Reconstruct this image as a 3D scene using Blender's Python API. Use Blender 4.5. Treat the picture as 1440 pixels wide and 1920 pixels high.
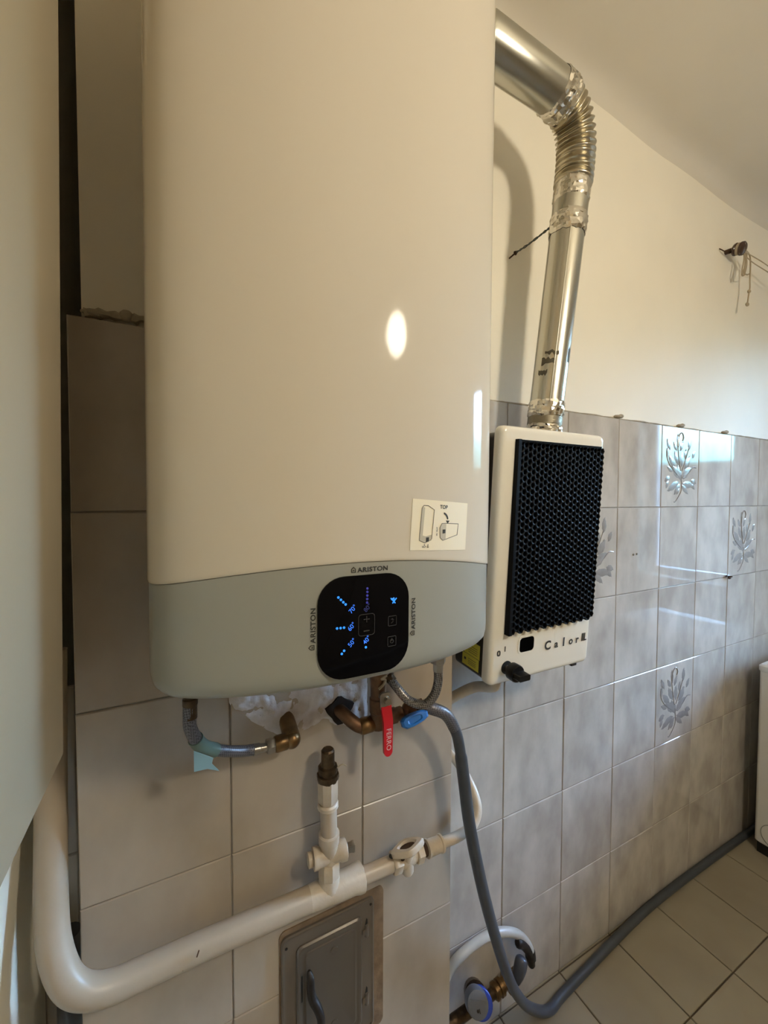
import bpy, math, random
from mathutils import Vector, Matrix, noise
random.seed(7)
SC = bpy.context.scene
COL = SC.collection
for o in list(bpy.data.objects):
    bpy.data.objects.remove(o, do_unlink=True)

# ------------------------------------------------------------------ camera
CAMZ = 1.544
cam_data = bpy.data.cameras.new('camera')
cam = bpy.data.objects.new('camera', cam_data)
COL.objects.link(cam)
cam_data.sensor_fit = 'HORIZONTAL'
cam_data.sensor_width = 36.0
cam_data.lens = 36.0 * 751.65 / 1440.0
cam_data.clip_start = 0.02
R0 = Vector((0.89422364, -0.4476161, 0.00197771))
R1 = Vector((-0.01283226, -0.03005155, -0.99946598))
R2 = Vector((0.4474365, 0.89372072, -0.03261673))
M = Matrix.Identity(4)
for i in range(3):
    M[i][0] = R0[i]; M[i][1] = -R1[i]; M[i][2] = -R2[i]
M[2][3] = CAMZ
cam.matrix_world = M
SC.camera = cam

# ------------------------------------------------------------------ colour management
SC.view_settings.view_transform = 'Standard'
SC.view_settings.look = 'None'
SC.view_settings.exposure = -0.13
SC.view_settings.gamma = 1.0
SC.view_settings.use_curve_mapping = False
LAMP_POS = Vector((0.95, -0.70, 2.30))
LAMP_STRENGTH = 150.0
LAMP_COLOR = (1.0, 0.89, 0.70)
SKY_STRENGTH = 150.0

# ------------------------------------------------------------------ world: overcast bluish sky over a dull horizon
w = bpy.data.worlds.new('sky'); SC.world = w; w.use_nodes = True
nt = w.node_tree; nt.nodes.clear()
tc = nt.nodes.new('ShaderNodeTexCoord'); sep = nt.nodes.new('ShaderNodeSeparateXYZ')
rmp = nt.nodes.new('ShaderNodeValToRGB'); bg = nt.nodes.new('ShaderNodeBackground'); wo = nt.nodes.new('ShaderNodeOutputWorld')
nt.links.new(tc.outputs['Generated'], sep.inputs[0]); nt.links.new(sep.outputs['Z'], rmp.inputs[0])
e = rmp.color_ramp.elements
e[0].position = 0.0; e[0].color = (0.006, 0.007, 0.0075, 1)
e[1].position = 1.0; e[1].color = (0.08, 0.17, 0.40, 1)
for p, c in ((0.070, (0.006, 0.007, 0.0075, 1)), (0.078, (0.024, 0.064, 0.076, 1)), (0.13, (0.05, 0.12, 0.15, 1)), (0.20, (0.30, 0.50, 0.74, 1)), (0.36, (0.22, 0.36, 0.60, 1))):
    q = e.new(p); q.color = c
nt.links.new(rmp.outputs[0], bg.inputs[0]); bg.inputs[1].default_value = SKY_STRENGTH
nt.links.new(bg.outputs[0], wo.inputs[0])

# ------------------------------------------------------------------ materials
def srgb(r, g, b):
    f = lambda c: (c / 255 / 12.92) if c / 255 <= 0.04045 else ((c / 255 + 0.055) / 1.055) ** 2.4
    return (f(r), f(g), f(b), 1.0)

def mat(name, col, rough=0.5, metal=0.0, var=0.0, scale=8.0, bump=0.0, bscale=60.0, coat=0.0, emit=None, estr=0.0,
        col2=None, detail=4.0, stretch=None, spec=0.5, aniso=0.0, island=0.0):
    m = bpy.data.materials.new(name); m.use_nodes = True
    n = m.node_tree; b = n.nodes['Principled BSDF']
    b.inputs['Base Color'].default_value = col
    b.inputs['Roughness'].default_value = rough
    b.inputs['Metallic'].default_value = metal
    b.inputs['Specular IOR Level'].default_value = spec
    if coat: b.inputs['Coat Weight'].default_value = coat; b.inputs['Coat Roughness'].default_value = 0.05
    if emit: b.inputs['Emission Color'].default_value = emit; b.inputs['Emission Strength'].default_value = estr
    if var or col2:
        t = n.nodes.new('ShaderNodeTexCoord'); nz = n.nodes.new('ShaderNodeTexNoise'); r = n.nodes.new('ShaderNodeValToRGB')
        src = t.outputs['Object']
        if island:
            oi = n.nodes.new('ShaderNodeObjectInfo'); va = n.nodes.new('ShaderNodeVectorMath'); va.operation = 'ADD'
            vs = n.nodes.new('ShaderNodeVectorMath'); vs.operation = 'SCALE'; vs.inputs[0].default_value = (13.1, 7.7, 23.3)
            n.links.new(oi.outputs['Random'], vs.inputs['Scale'])
            n.links.new(src, va.inputs[0]); n.links.new(vs.outputs[0], va.inputs[1]); src = va.outputs[0]
        if stretch:
            mp = n.nodes.new('ShaderNodeMapping'); mp.inputs['Scale'].default_value = stretch
            n.links.new(src, mp.inputs[0]); src = mp.outputs[0]
        nz.inputs['Scale'].default_value = scale; nz.inputs['Detail'].default_value = detail
        n.links.new(src, nz.inputs['Vector'])
        n.links.new(nz.outputs['Fac'], r.inputs[0])
        c2 = col2 if col2 else tuple(c * (1 - var) for c in col[:3]) + (1,)
        r.color_ramp.elements[0].position = 0.33; r.color_ramp.elements[0].color = c2
        r.color_ramp.elements[1].position = 0.66; r.color_ramp.elements[1].color = col
        n.links.new(r.outputs[0], b.inputs['Base Color'])
    if bump:
        t = n.nodes.new('ShaderNodeTexCoord'); nz = n.nodes.new('ShaderNodeTexNoise'); bp = n.nodes.new('ShaderNodeBump')
        nz.inputs['Scale'].default_value = bscale; nz.inputs['Detail'].default_value = 5
        n.links.new(t.outputs['Object'], nz.inputs['Vector'])
        bp.inputs['Strength'].default_value = bump; bp.inputs['Distance'].default_value = 0.004
        n.links.new(nz.outputs['Fac'], bp.inputs['Height']); n.links.new(bp.outputs[0], b.inputs['Normal'])
    return m

def braid_mat(name, c1, c2, scale, rough, metal):
    m = mat(name, c1, rough, metal)
    n = m.node_tree; b = n.nodes['Principled BSDF']
    t = n.nodes.new('ShaderNodeTexCoord'); ck = n.nodes.new('ShaderNodeTexChecker'); mp = n.nodes.new('ShaderNodeMapping')
    mp.inputs['Rotation'].default_value = (0.6, 0.8, 0.7)
    ck.inputs['Scale'].default_value = scale; ck.inputs['Color1'].default_value = c1; ck.inputs['Color2'].default_value = c2
    n.links.new(t.outputs['Object'], mp.inputs[0]); n.links.new(mp.outputs[0], ck.inputs['Vector'])
    n.links.new(ck.outputs['Color'], b.inputs['Base Color'])
    bp = n.nodes.new('ShaderNodeBump'); bp.inputs['Strength'].default_value = 0.4; bp.inputs['Distance'].default_value = 0.001
    n.links.new(ck.outputs['Fac'], bp.inputs['Height']); n.links.new(bp.outputs[0], b.inputs['Normal'])
    return m

MT = dict(
    plaster=mat('wall_plaster', srgb(240, 233, 216), 0.75, var=0.05, scale=3, bump=0.25, bscale=14),
    farwall=mat('tan_wall_paint', srgb(196, 182, 158), 0.7, var=0.05, scale=3),
    ceiling=mat('ceiling_paint', srgb(216, 208, 192), 0.8, var=0.06, scale=2, bump=0.2, bscale=10),
    tile=mat('wall_tile_glaze', srgb(196, 190, 181), 0.045, col2=srgb(168, 161, 153), scale=12, detail=8, stretch=(1.0, 1, 0.55), bump=0.012, bscale=9, island=1),
    tile_pier=mat('pier_tile_glaze', srgb(180, 168, 154), 0.22, col2=srgb(161, 149, 136), scale=8, detail=7, stretch=(1, 1, 0.6), bump=0.03, bscale=9, island=1),
    grout=mat('tile_grout', srgb(150, 142, 132), 0.9, var=0.35, scale=25),
    floor=mat('floor_tile', srgb(150, 141, 122), 0.35, col2=srgb(139, 129, 111), scale=5, bump=0.03, bscale=40, island=1),
    floor_grout=mat('floor_grout', srgb(88, 76, 60), 0.9, var=0.3, scale=30),
    motif=mat('relief_glaze', srgb(146, 143, 141), 0.2, var=0.15, scale=30),
    patch=mat('rough_plaster_patch', srgb(222, 221, 228), 0.8, col2=srgb(184, 174, 172), scale=18, bump=0.9, bscale=45),
    mortar=mat('mortar', srgb(176, 164, 142), 0.95, var=0.2, scale=40, bump=0.6, bscale=90),
    mortar_brown=mat('brown_mortar', srgb(134, 112, 88), 0.95, var=0.3, scale=40, bump=0.6, bscale=70),
    enamel=mat('white_enamel', srgb(206, 198, 183), 0.07, spec=0.09),
    enamel2=mat('white_casing', srgb(198, 185, 160), 0.22),
    grey=mat('grey_plastic', srgb(152, 153, 145), 0.30),
    blackglass=mat('black_glass', (0.003, 0.003, 0.004, 1), 0.05, spec=0.12),
    print=mat('dark_print', srgb(48, 48, 46), 0.5),
    printgrey=mat('dim_print', srgb(62, 62, 64), 0.4),
    printmid=mat('grey_print', srgb(120, 118, 110), 0.6),
    printlight=mat('pale_grey_print', srgb(188, 182, 164), 0.6),
    paper=mat('sticker_paper', srgb(236, 228, 204), 0.5),
    blue=mat('blue_led', (0.02, 0.08, 0.5, 1), 0.4, emit=(0.05, 0.24, 1.0, 1), estr=0.95),
    bluebright=mat('bright_blue_led', (0.02, 0.2, 0.5, 1), 0.4, emit=(0.03, 0.27, 1.0, 1), estr=1.1),
    bluedim=mat('dim_blue_led', (0.02, 0.02, 0.2, 1), 0.4, emit=(0.06, 0.06, 0.34, 1), estr=0.55),
    bluefaint=mat('faint_blue_led', (0.02, 0.02, 0.1, 1), 0.4, emit=(0.04, 0.06, 0.2, 1), estr=0.3),
    black=mat('black_enamel', srgb(20, 20, 22), 0.35),
    blackgrille=mat('black_grille_enamel', srgb(6, 7, 10), 0.5, spec=0.10),
    blackplastic=mat('black_plastic', srgb(14, 14, 15), 0.3, spec=0.35),
    yellow=mat('yellow_label', srgb(206, 196, 72), 0.5),
    white=mat('ivory_enamel', srgb(234, 229, 216), 0.16, coat=0.2),
    steel=mat('flue_steel', srgb(200, 198, 188), 0.24, metal=1.0, var=0.14, scale=6, stretch=(1, 1, 0.15)),
    flex=mat('corrugated_aluminium', srgb(190, 182, 162), 0.30, metal=1.0),
    foil=mat('foil_tape', srgb(222, 218, 208), 0.16, metal=1.0, bump=0.25, bscale=60),
    foilband=mat('old_foil_band', srgb(150, 142, 124), 0.45, metal=0.9, var=0.2, scale=20),
    dirt=mat('adhesive_residue', srgb(96, 90, 76), 0.6, metal=0.4, var=0.3, scale=40),
    wire=mat('grey_wire', srgb(84, 90, 88), 0.45, metal=0.7),
    rust=mat('rusty_iron', srgb(84, 62, 46), 0.8, metal=0.4, var=0.5, scale=80),
    gaspaint=mat('cream_pipe_paint', srgb(186, 172, 155), 0.34, col2=srgb(174, 159, 139), scale=7, bump=0.12, bscale=60),
    whitepaint=mat('white_pipe_paint', srgb(206, 195, 180), 0.32, col2=srgb(188, 172, 150), scale=18, bump=0.2, bscale=90),
    greywhite=mat('greyed_white_plastic', srgb(186, 182, 172), 0.35, var=0.08, scale=30),
    darkbrass=mat('dark_brass', srgb(92, 74, 54), 0.42, metal=0.8, var=0.5, scale=70, bump=0.3, bscale=120),
    brass=mat('aged_brass', srgb(142, 112, 76), 0.36, metal=0.9, var=0.4, scale=50),
    copper=mat('copper_brown', srgb(118, 86, 62), 0.5, metal=0.7, var=0.5, scale=60),
    nickel=mat('nickel', srgb(176, 170, 160), 0.3, metal=1.0, var=0.2, scale=60),
    braid=braid_mat('steel_braid', srgb(150, 145, 140), srgb(78, 74, 72), 420, 0.35, 0.8),
    braiddark=braid_mat('grey_braid', srgb(118, 116, 120), srgb(80, 78, 82), 380, 0.4, 0.5),
    hose=mat('grey_hose', srgb(64, 68, 74), 0.42, var=0.12, scale=40),
    red=mat('red_lever', srgb(190, 22, 36), 0.4),
    bluelever=mat('blue_lever', srgb(34, 108, 186), 0.4),
    bluering=mat('blue_ring', srgb(36, 66, 168), 0.45),
    whiteprint=mat('embossed_white', srgb(214, 176, 172), 0.5),
    tapegreen=mat('teal_tape', srgb(96, 116, 106), 0.4),
    tapeblue=mat('pale_blue_tape', srgb(134, 172, 186), 0.4),
    doorgrey=mat('grey_sheet_metal', srgb(112, 102, 90), 0.38, metal=0.3, var=0.12, scale=12),
    doordark=mat('darker_sheet_metal', srgb(100, 91, 80), 0.36, metal=0.3, var=0.1, scale=10),
    darkiron=mat('dark_iron', srgb(58, 52, 48), 0.5, metal=0.6, var=0.4, scale=50),
    darkhole=mat('dark_hole', srgb(34, 24, 20), 0.95, var=0.4, scale=60),
    pvcdark=mat('dark_grey_pipe', srgb(66, 68, 76), 0.3),
    meter=mat('meter_grey', srgb(98, 100, 106), 0.35, var=0.12, scale=50),
    string=mat('old_string', srgb(166, 152, 128), 0.9),
    porcelain=mat('brown_porcelain', srgb(62, 44, 34), 0.2),
    appliance=mat('appliance_white', srgb(216, 214, 208), 0.28),
    towel=mat('white_towel', srgb(214, 204, 192), 0.95, bump=0.8, bscale=180),
    voidblack=mat('unlit_opening', (0.002, 0.002, 0.002, 1), 0.9, spec=0.0),
    plinth=mat('black_plinth', srgb(16, 15, 14), 0.6),
    framewhite=mat('window_frame_white', srgb(226, 224, 220), 0.4),
    lampglass=mat('opal_lamp_glass', (0.9, 0.85, 0.7, 1), 0.4, emit=LAMP_COLOR + (1,), estr=LAMP_STRENGTH),
)
gl = bpy.data.materials.new('window_glass'); gl.use_nodes = True
gn = gl.node_tree; gn.nodes.clear()
g1 = gn.nodes.new('ShaderNodeBsdfTransparent'); g2 = gn.nodes.new('ShaderNodeBsdfGlossy'); g3 = gn.nodes.new('ShaderNodeMixShader'); g4 = gn.nodes.new('ShaderNodeOutputMaterial')
fr = gn.nodes.new('ShaderNodeFresnel'); g2.inputs['Roughness'].default_value = 0.02
gn.links.new(fr.outputs[0], g3.inputs[0]); gn.links.new(g1.outputs[0], g3.inputs[1]); gn.links.new(g2.outputs[0], g3.inputs[2]); gn.links.new(g3.outputs[0], g4.inputs[0])
MT['glass'] = gl

# ------------------------------------------------------------------ mesh helpers
class MB:
    def __init__(s): s.v = []; s.f = []
    def add(s, vs, fs):
        b = len(s.v); s.v += [Vector(p) for p in vs]; s.f += [tuple(i + b for i in f) for f in fs]; return s
    def box(s, x0, y0, z0, x1, y1, z1):
        vs = [(x0, y0, z0), (x1, y0, z0), (x1, y1, z0), (x0, y1, z0), (x0, y0, z1), (x1, y0, z1), (x1, y1, z1), (x0, y1, z1)]
        return s.add(vs, [(0, 3, 2, 1), (4, 5, 6, 7), (0, 1, 5, 4), (1, 2, 6, 5), (2, 3, 7, 6), (3, 0, 4, 7)])
    def rings(s, rings, cap0=True, cap1=True, closed=True):
        n = len(rings[0]); vs = [p for r in rings for p in r]; fs = []
        for i in range(len(rings) - 1):
            for j in range(n if closed else n - 1):
                a = i * n + j; b = i * n + (j + 1) % n
                fs.append((a, b, b + n, a + n))
        if cap0: fs.append(tuple(range(n - 1, -1, -1)))
        if cap1: fs.append(tuple((len(rings) - 1) * n + k for k in range(n)))
        return s.add(vs, fs)
    def tube(s, pts, r, n=14, cap=True):
        pts = [Vector(p) for p in pts]; rs = r if isinstance(r, (list, tuple)) else [r] * len(pts)
        t0 = (pts[1] - pts[0]).normalized()
        u = t0.orthogonal().normalized(); rings = []
        for i, p in enumerate(pts):
            if i == 0: t = t0
            elif i == len(pts) - 1: t = (pts[i] - pts[i - 1]).normalized()
            else: t = (pts[i + 1] - pts[i - 1]).normalized()
            u = (u - t * u.dot(t)).normalized(); v = t.cross(u)
            rings.append([p + (u * math.cos(a) + v * math.sin(a)) * rs[i] for a in [2 * math.pi * k / n for k in range(n)]])
        return s.rings(rings, cap, cap)
    def lathe(s, prof, org, axis, n=20, rot=0.0):      # prof: (height along axis, radius)
        ax = Vector(axis).normalized(); u = ax.orthogonal().normalized(); v = ax.cross(u); org = Vector(org)
        return s.rings([[org + ax * h + (u * math.cos(a + rot) + v * math.sin(a + rot)) * r for a in [2 * math.pi * k / n for k in range(n)]] for h, r in prof])
    def ball(s, c, rx, ry, rz, n=14, m=8):
        c = Vector(c); rings = []
        for i in range(m + 1):
            t = math.pi * (0.02 + 0.96 * i / m)
            rings.append([c + Vector((rx * math.sin(t) * math.cos(a), ry * math.sin(t) * math.sin(a), -rz * math.cos(t))) for a in [2 * math.pi * k / n for k in range(n)]])
        return s.rings(rings)
    def slab(s, poly, fn, d0, d1):                      # poly: (x, z) outline; fn(x, z, d) -> point
        return s.rings([[Vector(fn(x, z, d1)) for x, z in poly], [Vector(fn(x, z, d0)) for x, z in poly]])
    def build(s, name, m, parent=None, off=None, sharp=38):
        me = bpy.data.meshes.new(name)
        o3 = Vector(off) if off is not None else Vector((0, 0, 0))
        me.from_pydata([tuple(p - o3) for p in s.v], [], s.f); me.update()
        import bmesh
        bm = bmesh.new(); bm.from_mesh(me); bmesh.ops.recalc_face_normals(bm, faces=bm.faces); bm.to_mesh(me); bm.free()
        for p in me.polygons: p.use_smooth = True
        me.set_sharp_from_angle(angle=math.radians(sharp))
        me.materials.append(MT[m])
        o = bpy.data.objects.new(name, me); COL.objects.link(o)
        if parent: o.parent = parent
        return o

def tag(o, label, cat, group=None):
    o['label'] = label; o['category'] = cat
    if group: o['group'] = group
    return o
def thing(name, label, cat, loc, rot=(0, 0, 0), group=None):
    o = bpy.data.objects.new(name, None); COL.objects.link(o); o.empty_display_size = 0.05
    o.location = loc; o.rotation_euler = rot
    return tag(o, label, cat, group)
def struct(o, label=None, cat=None):
    o['kind'] = 'structure'
    if label: o['label'] = label
    return o
def catmull(pts, k=8):
    P = [Vector(p) for p in pts]; P = [P[0] * 2 - P[1]] + P + [P[-1] * 2 - P[-2]]; out = []
    for i in range(1, len(P) - 2):
        a, b, c, d = P[i - 1:i + 3]
        for j in range(k):
            t = j / k
            out.append(0.5 * ((2 * b) + (c - a) * t + (2 * a - 5 * b + 4 * c - d) * t * t + (3 * b - a - 3 * c + d) * t ** 3))
    out.append(P[-2]); return out
def rrect(x0, z0, x1, z1, r, k=6):
    out = []
    for cx, cz, a0 in ((x1 - r, z1 - r, 0), (x0 + r, z1 - r, 90), (x0 + r, z0 + r, 180), (x1 - r, z0 + r, 270)):
        for i in range(k + 1):
            a = math.radians(a0 + 90 * i / k); out.append((cx + r * math.cos(a), cz + r * math.sin(a)))
    return out
def circle(cx, cz, r, n=14): return [(cx + r * math.cos(2 * math.pi * k / n), cz + r * math.sin(2 * math.pi * k / n)) for k in range(n)]
def ring_outline(mb, outer, inner, fn, d0, d1):
    n = len(outer)
    vs = [Vector(fn(x, z, d1)) for x, z in outer] + [Vector(fn(x, z, d1)) for x, z in inner] + [Vector(fn(x, z, d0)) for x, z in outer] + [Vector(fn(x, z, d0)) for x, z in inner]
    fs = []
    for i in range(n):
        j = (i + 1) % n
        fs += [(i, j, n + j, n + i), (i, 2 * n + i, 2 * n + j, j), (n + i, n + j, 3 * n + j, 3 * n + i)]
    mb.add(vs, fs)
def text_data(s, size, bold=0.0, space=1.0, align='CENTER'):
    cu = bpy.data.curves.new('lettering', 'FONT'); cu.body = s; cu.size = size; cu.align_x = align; cu.align_y = 'CENTER'
    cu.offset = bold * size; cu.space_character = space; cu.resolution_u = 4
    o = bpy.data.objects.new('lettering', cu); COL.objects.link(o)
    dg = bpy.context.evaluated_depsgraph_get(); me = bpy.data.meshes.new_from_object(o.evaluated_get(dg))
    vs = [v.co.copy() for v in me.vertices]; fs = [tuple(p.vertices) for p in me.polygons]
    bpy.data.objects.remove(o); bpy.data.curves.remove(cu); bpy.data.meshes.remove(me)
    return vs, fs
def text_mb(mb, s, size, fn, cx, cz, ang=0.0, bold=0.0, space=1.0, sx=1.0, shear=0.0, d=0.0007):
    vs, fs = text_data(s, size, bold, space); ca, sa = math.cos(ang), math.sin(ang); out = []
    for p in vs:
        x, z = p.x * sx + shear * p.y, p.y
        out.append(fn(cx + x * ca - z * sa, cz + x * sa + z * ca, d))
    return mb.add(out, fs)
def house_mb(mb, cx, cz, h, fn, ang=0.0, d=0.0007):
    ca, sa = math.cos(ang), math.sin(ang)
    T = lambda pl: [(cx + (x * ca - z * sa) * h, cz + (x * sa + z * ca) * h) for x, z in pl]
    o = [(-0.42, -0.5), (0.42, -0.5), (0.42, 0.16), (0.0, 0.55), (-0.42, 0.16)]
    i = [(-0.31, -0.39), (0.31, -0.39), (0.31, 0.11), (0.0, 0.40), (-0.31, 0.11)]
    ring_outline(mb, T(o), T(i), fn, 0, d); mb.slab(T([(0.13 * math.cos(a), -0.1 + 0.13 * math.sin(a)) for a in [k * 0.7854 for k in range(8)]]), fn, 0, d)
def hexnut(mb, c, axis, r, h): return mb.lathe([(0, r * 0.9), (h * 0.12, r), (h * 0.88, r), (h, r * 0.9)], c, axis, 6)

# ------------------------------------------------------------------ room constants
D = 0.8726; DP = 0.7352                       # tiled face of the back wall / of the pier
TW, TH = 0.25199, 0.30424; TX0, TZ0 = 1.33544, 1.8195
XR = 3.30; YF = -2.6; XL = -0.39; PXL, PXR = -0.150, 0.544
def ceil_z(x):
    P = [(-1, 2.86), (1.1, 2.86), (1.6, 2.828), (2.05, 2.806), (2.6, 2.81), (4, 2.81)]
    for (a, za), (b, zb) in zip(P, P[1:]):
        if a <= x <= b:
            t = (x - a) / (b - a); t = t * t * (3 - 2 * t); return za + (zb - za) * t
    return 2.81

# ------------------------------------------------------------------ floor and its tiles
def tile_mesh(name, wd, ht, th, m, ch=0.0016):        # face in local XZ, front towards -Y, origin lower-left front
    vs = [(0, ch, 0), (wd, ch, 0), (wd, ch, ht), (0, ch, ht), (ch, 0, ch), (wd - ch, 0, ch), (wd - ch, 0, ht - ch), (ch, 0, ht - ch), (0, th, 0), (wd, th, 0), (wd, th, ht), (0, th, ht)]
    fs = [(4, 5, 6, 7), (0, 1, 5, 4), (1, 2, 6, 5), (2, 3, 7, 6), (3, 0, 4, 7), (8, 9, 1, 0), (9, 10, 2, 1), (10, 11, 3, 2), (11, 8, 0, 3)]
    me = bpy.data.meshes.new(name); me.from_pydata(vs, [], [f[::-1] for f in fs]); me.update()
    import bmesh
    bm = bmesh.new(); bm.from_mesh(me); bmesh.ops.recalc_face_normals(bm, faces=bm.faces)
    # open back: force the front face to look towards -Y
    bm.faces.ensure_lookup_table()
    if bm.faces[0].normal.y > 0: bmesh.ops.reverse_faces(bm, faces=bm.faces)
    bm.to_mesh(me); bm.free()
    me.materials.append(MT[m]); return me
_tm = {}
def put_tile(parent, x0, x1, z0, z1, y, m, th=0.010, gap=0.0028, jit=1.0, floor=False, side=False):
    wd, ht = round(x1 - x0 - gap, 4), round(z1 - z0 - gap, 4)
    if wd < 0.004 or ht < 0.004: return None
    k = (wd, ht, m, th)
    if k not in _tm: _tm[k] = tile_mesh('tile', wd, ht, th, m, 0.0012 if floor else 0.0016)
    o = bpy.data.objects.new('tile', _tm[k]); COL.objects.link(o); o.parent = parent
    j = lambda s: random.uniform(-s, s) * jit
    if floor:
        o.location = (x0 + gap / 2, z0 + gap / 2, y); o.rotation_euler = (-math.pi / 2, 0, 0)
        o.location = (x0 + gap / 2, z1 - gap / 2, y + j(0.0003)); o.rotation_euler = (-math.pi / 2 + 0, 0, 0)
        o.rotation_euler = (-math.pi / 2, 0, 0); o.scale = (1, 1, 1)
    elif side:
        o.location = (y, x0 + gap / 2, z0 + gap / 2); o.rotation_euler = (0, 0, math.pi / 2)
    else:
        o.location = (x0 + gap / 2, y + j(0.0004), z0 + gap / 2); o.rotation_euler = (j(0.0018), j(0.0012), j(0.0018))
    return o

floor = struct(MB().box(XL - 0.2, YF, -0.06, XR, D + 0.2, -0.004).build('floor', 'floor_grout'), 'floor of pale beige square tiles with dark joints')
FW, FX0, FY0 = 0.25411, 1.07961, 0.61925
i0 = -6
for i in range(-6, 9):
    for k in range(-13, 1):
        x0 = FX0 + i * FW; y0 = FY0 + k * FW
        x1 = min(x0 + FW, XR); y1 = min(y0 + FW, D + 0.002); x0 = max(x0, XL); y0 = max(y0, YF)
        if x1 - x0 < 0.02 or y1 - y0 < 0.02: continue
        put_tile(floor, x0, x1, y0, y1, 0.0, 'floor', 0.006, 0.0042 if k != 0 else 0.0042, floor=True)

# ------------------------------------------------------------------ walls
wall_back = struct(MB().box(-0.142, D + 0.004, -0.06, XR, D + 0.2, 3.0).box(-0.24, D + 0.004, -0.06, -0.142, D + 0.2, 1.06).build('wall_back', 'plaster'), 'back wall, cream plaster above grey tiles')
MB().box(PXR, D + 0.002, 0, XR, D + 0.006, TZ0 - 0.001).build('grout', 'grout', wall_back)
MB().box(-0.229, D + 0.002, 0, PXL, D + 0.006, 1.06).build('grout', 'grout', wall_back)
decor = []
for i in range(-7, 9):
    x0, x1 = TX0 + i * TW, TX0 + (i + 1) * TW
    for lo, hi in ((-0.229, PXL), (PXR, XR)):
        a, b = max(x0, lo), min(x1, hi)
        if b - a < 0.01: continue
        for r in range(6):
            if b < 0 and TZ0 - r * TH > 1.25: continue
            t = put_tile(wall_back, a, b, max(0, TZ0 - (r + 1) * TH), TZ0 - r * TH, D, 'tile')
            if t and (i, r) in ((1, 0), (-1, 1), (3, 1), (1, 3), (5, 0), (5, 3)): decor.append((i, r, t))

# relief bouquet on the decorated tiles
def leaf(mb, x, z, ang, ln, wd, h=0.0016, bend=0.0):
    ca, sa = math.cos(ang), math.sin(ang); L = []
    for t, k in ((0, 0.05), (0.25, 0.8), (0.5, 1.0), (0.78, 0.65), (1, 0.03)):
        L.append((t * ln, k * wd / 2, bend * ln * t * t))
    T = lambda u, s, y: (x + u * ca - s * sa, y, z + u * sa + s * ca)
    vs = []; fs = []
    for u, k, b in L: vs += [T(u, k + b, 0.0006), T(u, b, -h), T(u, -k + b, 0.0006)]
    for i in range(4):
        a = i * 3; fs += [(a, a + 1, a + 4, a + 3), (a + 1, a + 2, a + 5, a + 4)]
    mb.add(vs, fs)
def bouquet(sd):
    rnd = random.Random(sd); mb = MB(); S = lambda u, v: (u * TW, v * TH)
    def stem(pts, r=0.0016):
        mb.tube([(x, -0.0003, z) for x, _, z in [(p.x, 0, p.z) for p in catmull([(S(*q)[0], 0, S(*q)[1]) for q in pts], 5)]], r, 5)
    stem([(0.33, 0.06), (0.36, 0.06), (0.44, 0.12), (0.52, 0.22), (0.5, 0.40)])
    stem([(0.40, 0.76), (0.42, 0.88), (0.50, 0.93), (0.55, 0.88), (0.53, 0.83)], 0.0024)
    stem([(0.48, 0.45), (0.44, 0.6), (0.40, 0.76)])
    stem([(0.52, 0.45), (0.62, 0.6), (0.70, 0.74)])
    stem([(0.55, 0.36), (0.7, 0.42), (0.82, 0.50), (0.92, 0.50)], 0.0018)
    stem([(0.4, 0.4), (0.22, 0.5), (0.12, 0.62), (0.12, 0.72)])
    big = [(0.42, 0.74, 100, .16, .05), (0.46, 0.70, 60, .13, .05), (0.38, 0.70, 130, .12, .05), (0.70, 0.72, 85, .16, .06), (0.20, 0.70, 125, .14, .055), (0.60, 0.60, 70, .12, .05),
           (0.80, 0.62, 50, .12, .05), (0.12, 0.60, 80, .14, .04), (0.50, 0.50, 75, .18, .07), (0.42, 0.52, 110, .18, .07), (0.34, 0.50, 140, .18, .07), (0.58, 0.48, 40, .20, .07),
           (0.48, 0.36, 150, .22, .08), (0.52, 0.36, 25, .22, .08), (0.50, 0.32, 100, .20, .08), (0.46, 0.30, 190, .26, .07), (0.54, 0.30, -10, .26, .07), (0.50, 0.28, 215, .18, .06),
           (0.52, 0.28, -40, .18, .06), (0.50, 0.42, 170, .22, .06), (0.55, 0.42, 10, .20, .06), (0.47, 0.24, 235, .10, .04), (0.22, 0.36, 200, .12, .06), (0.78, 0.34, -20, .12, .06),
           (0.18, 0.32, 230, .10, .05), (0.80, 0.30, -60, .10, .05), (0.68, 0.50, 60, .14, .05), (0.30, 0.44, 160, .14, .05)]
    for x, z, a, l, wd in big:
        leaf(mb, x * TW, z * TH, math.radians(a + rnd.uniform(-10, 10)), l * TW * 1.3, wd * TW * 2.3, 0.0014, rnd.uniform(-0.15, 0.15))
    return mb
for q, (i, r, t) in enumerate(decor):
    bouquet(3).build('relief_bouquet', 'motif', t)

# ragged mortar line on the tile edges
def mortar_run(pts, y, amp, name, parent, m, seed=1, r=0.004):
    rnd = random.Random(seed); P = catmull([(x, y + rnd.uniform(-amp, amp) * 0.3, z + rnd.uniform(-amp, amp)) for x, z in pts], 3)
    return MB().tube(P, [r * rnd.uniform(0.5, 1.4) for _ in P], 6).build(name, m, parent)
mortar_run([(PXR + 0.05 + 0.11 * k, TZ0 + 0.001) for k in range(25)], D + 0.003, 0.0012, 'mortar_line', wall_back, 'mortar', 3, 0.0022)
for x in (1.325, 1.70, 2.03):
    mb = MB(); mb.ball((x, D, TZ0 + 0.006), 0.020, 0.008, 0.006, 8, 5); mb.ball((x + 0.018, D, TZ0 + 0.009), 0.012, 0.007, 0.007, 7, 5); mb.build('mortar_blob', 'mortar', wall_back)

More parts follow.
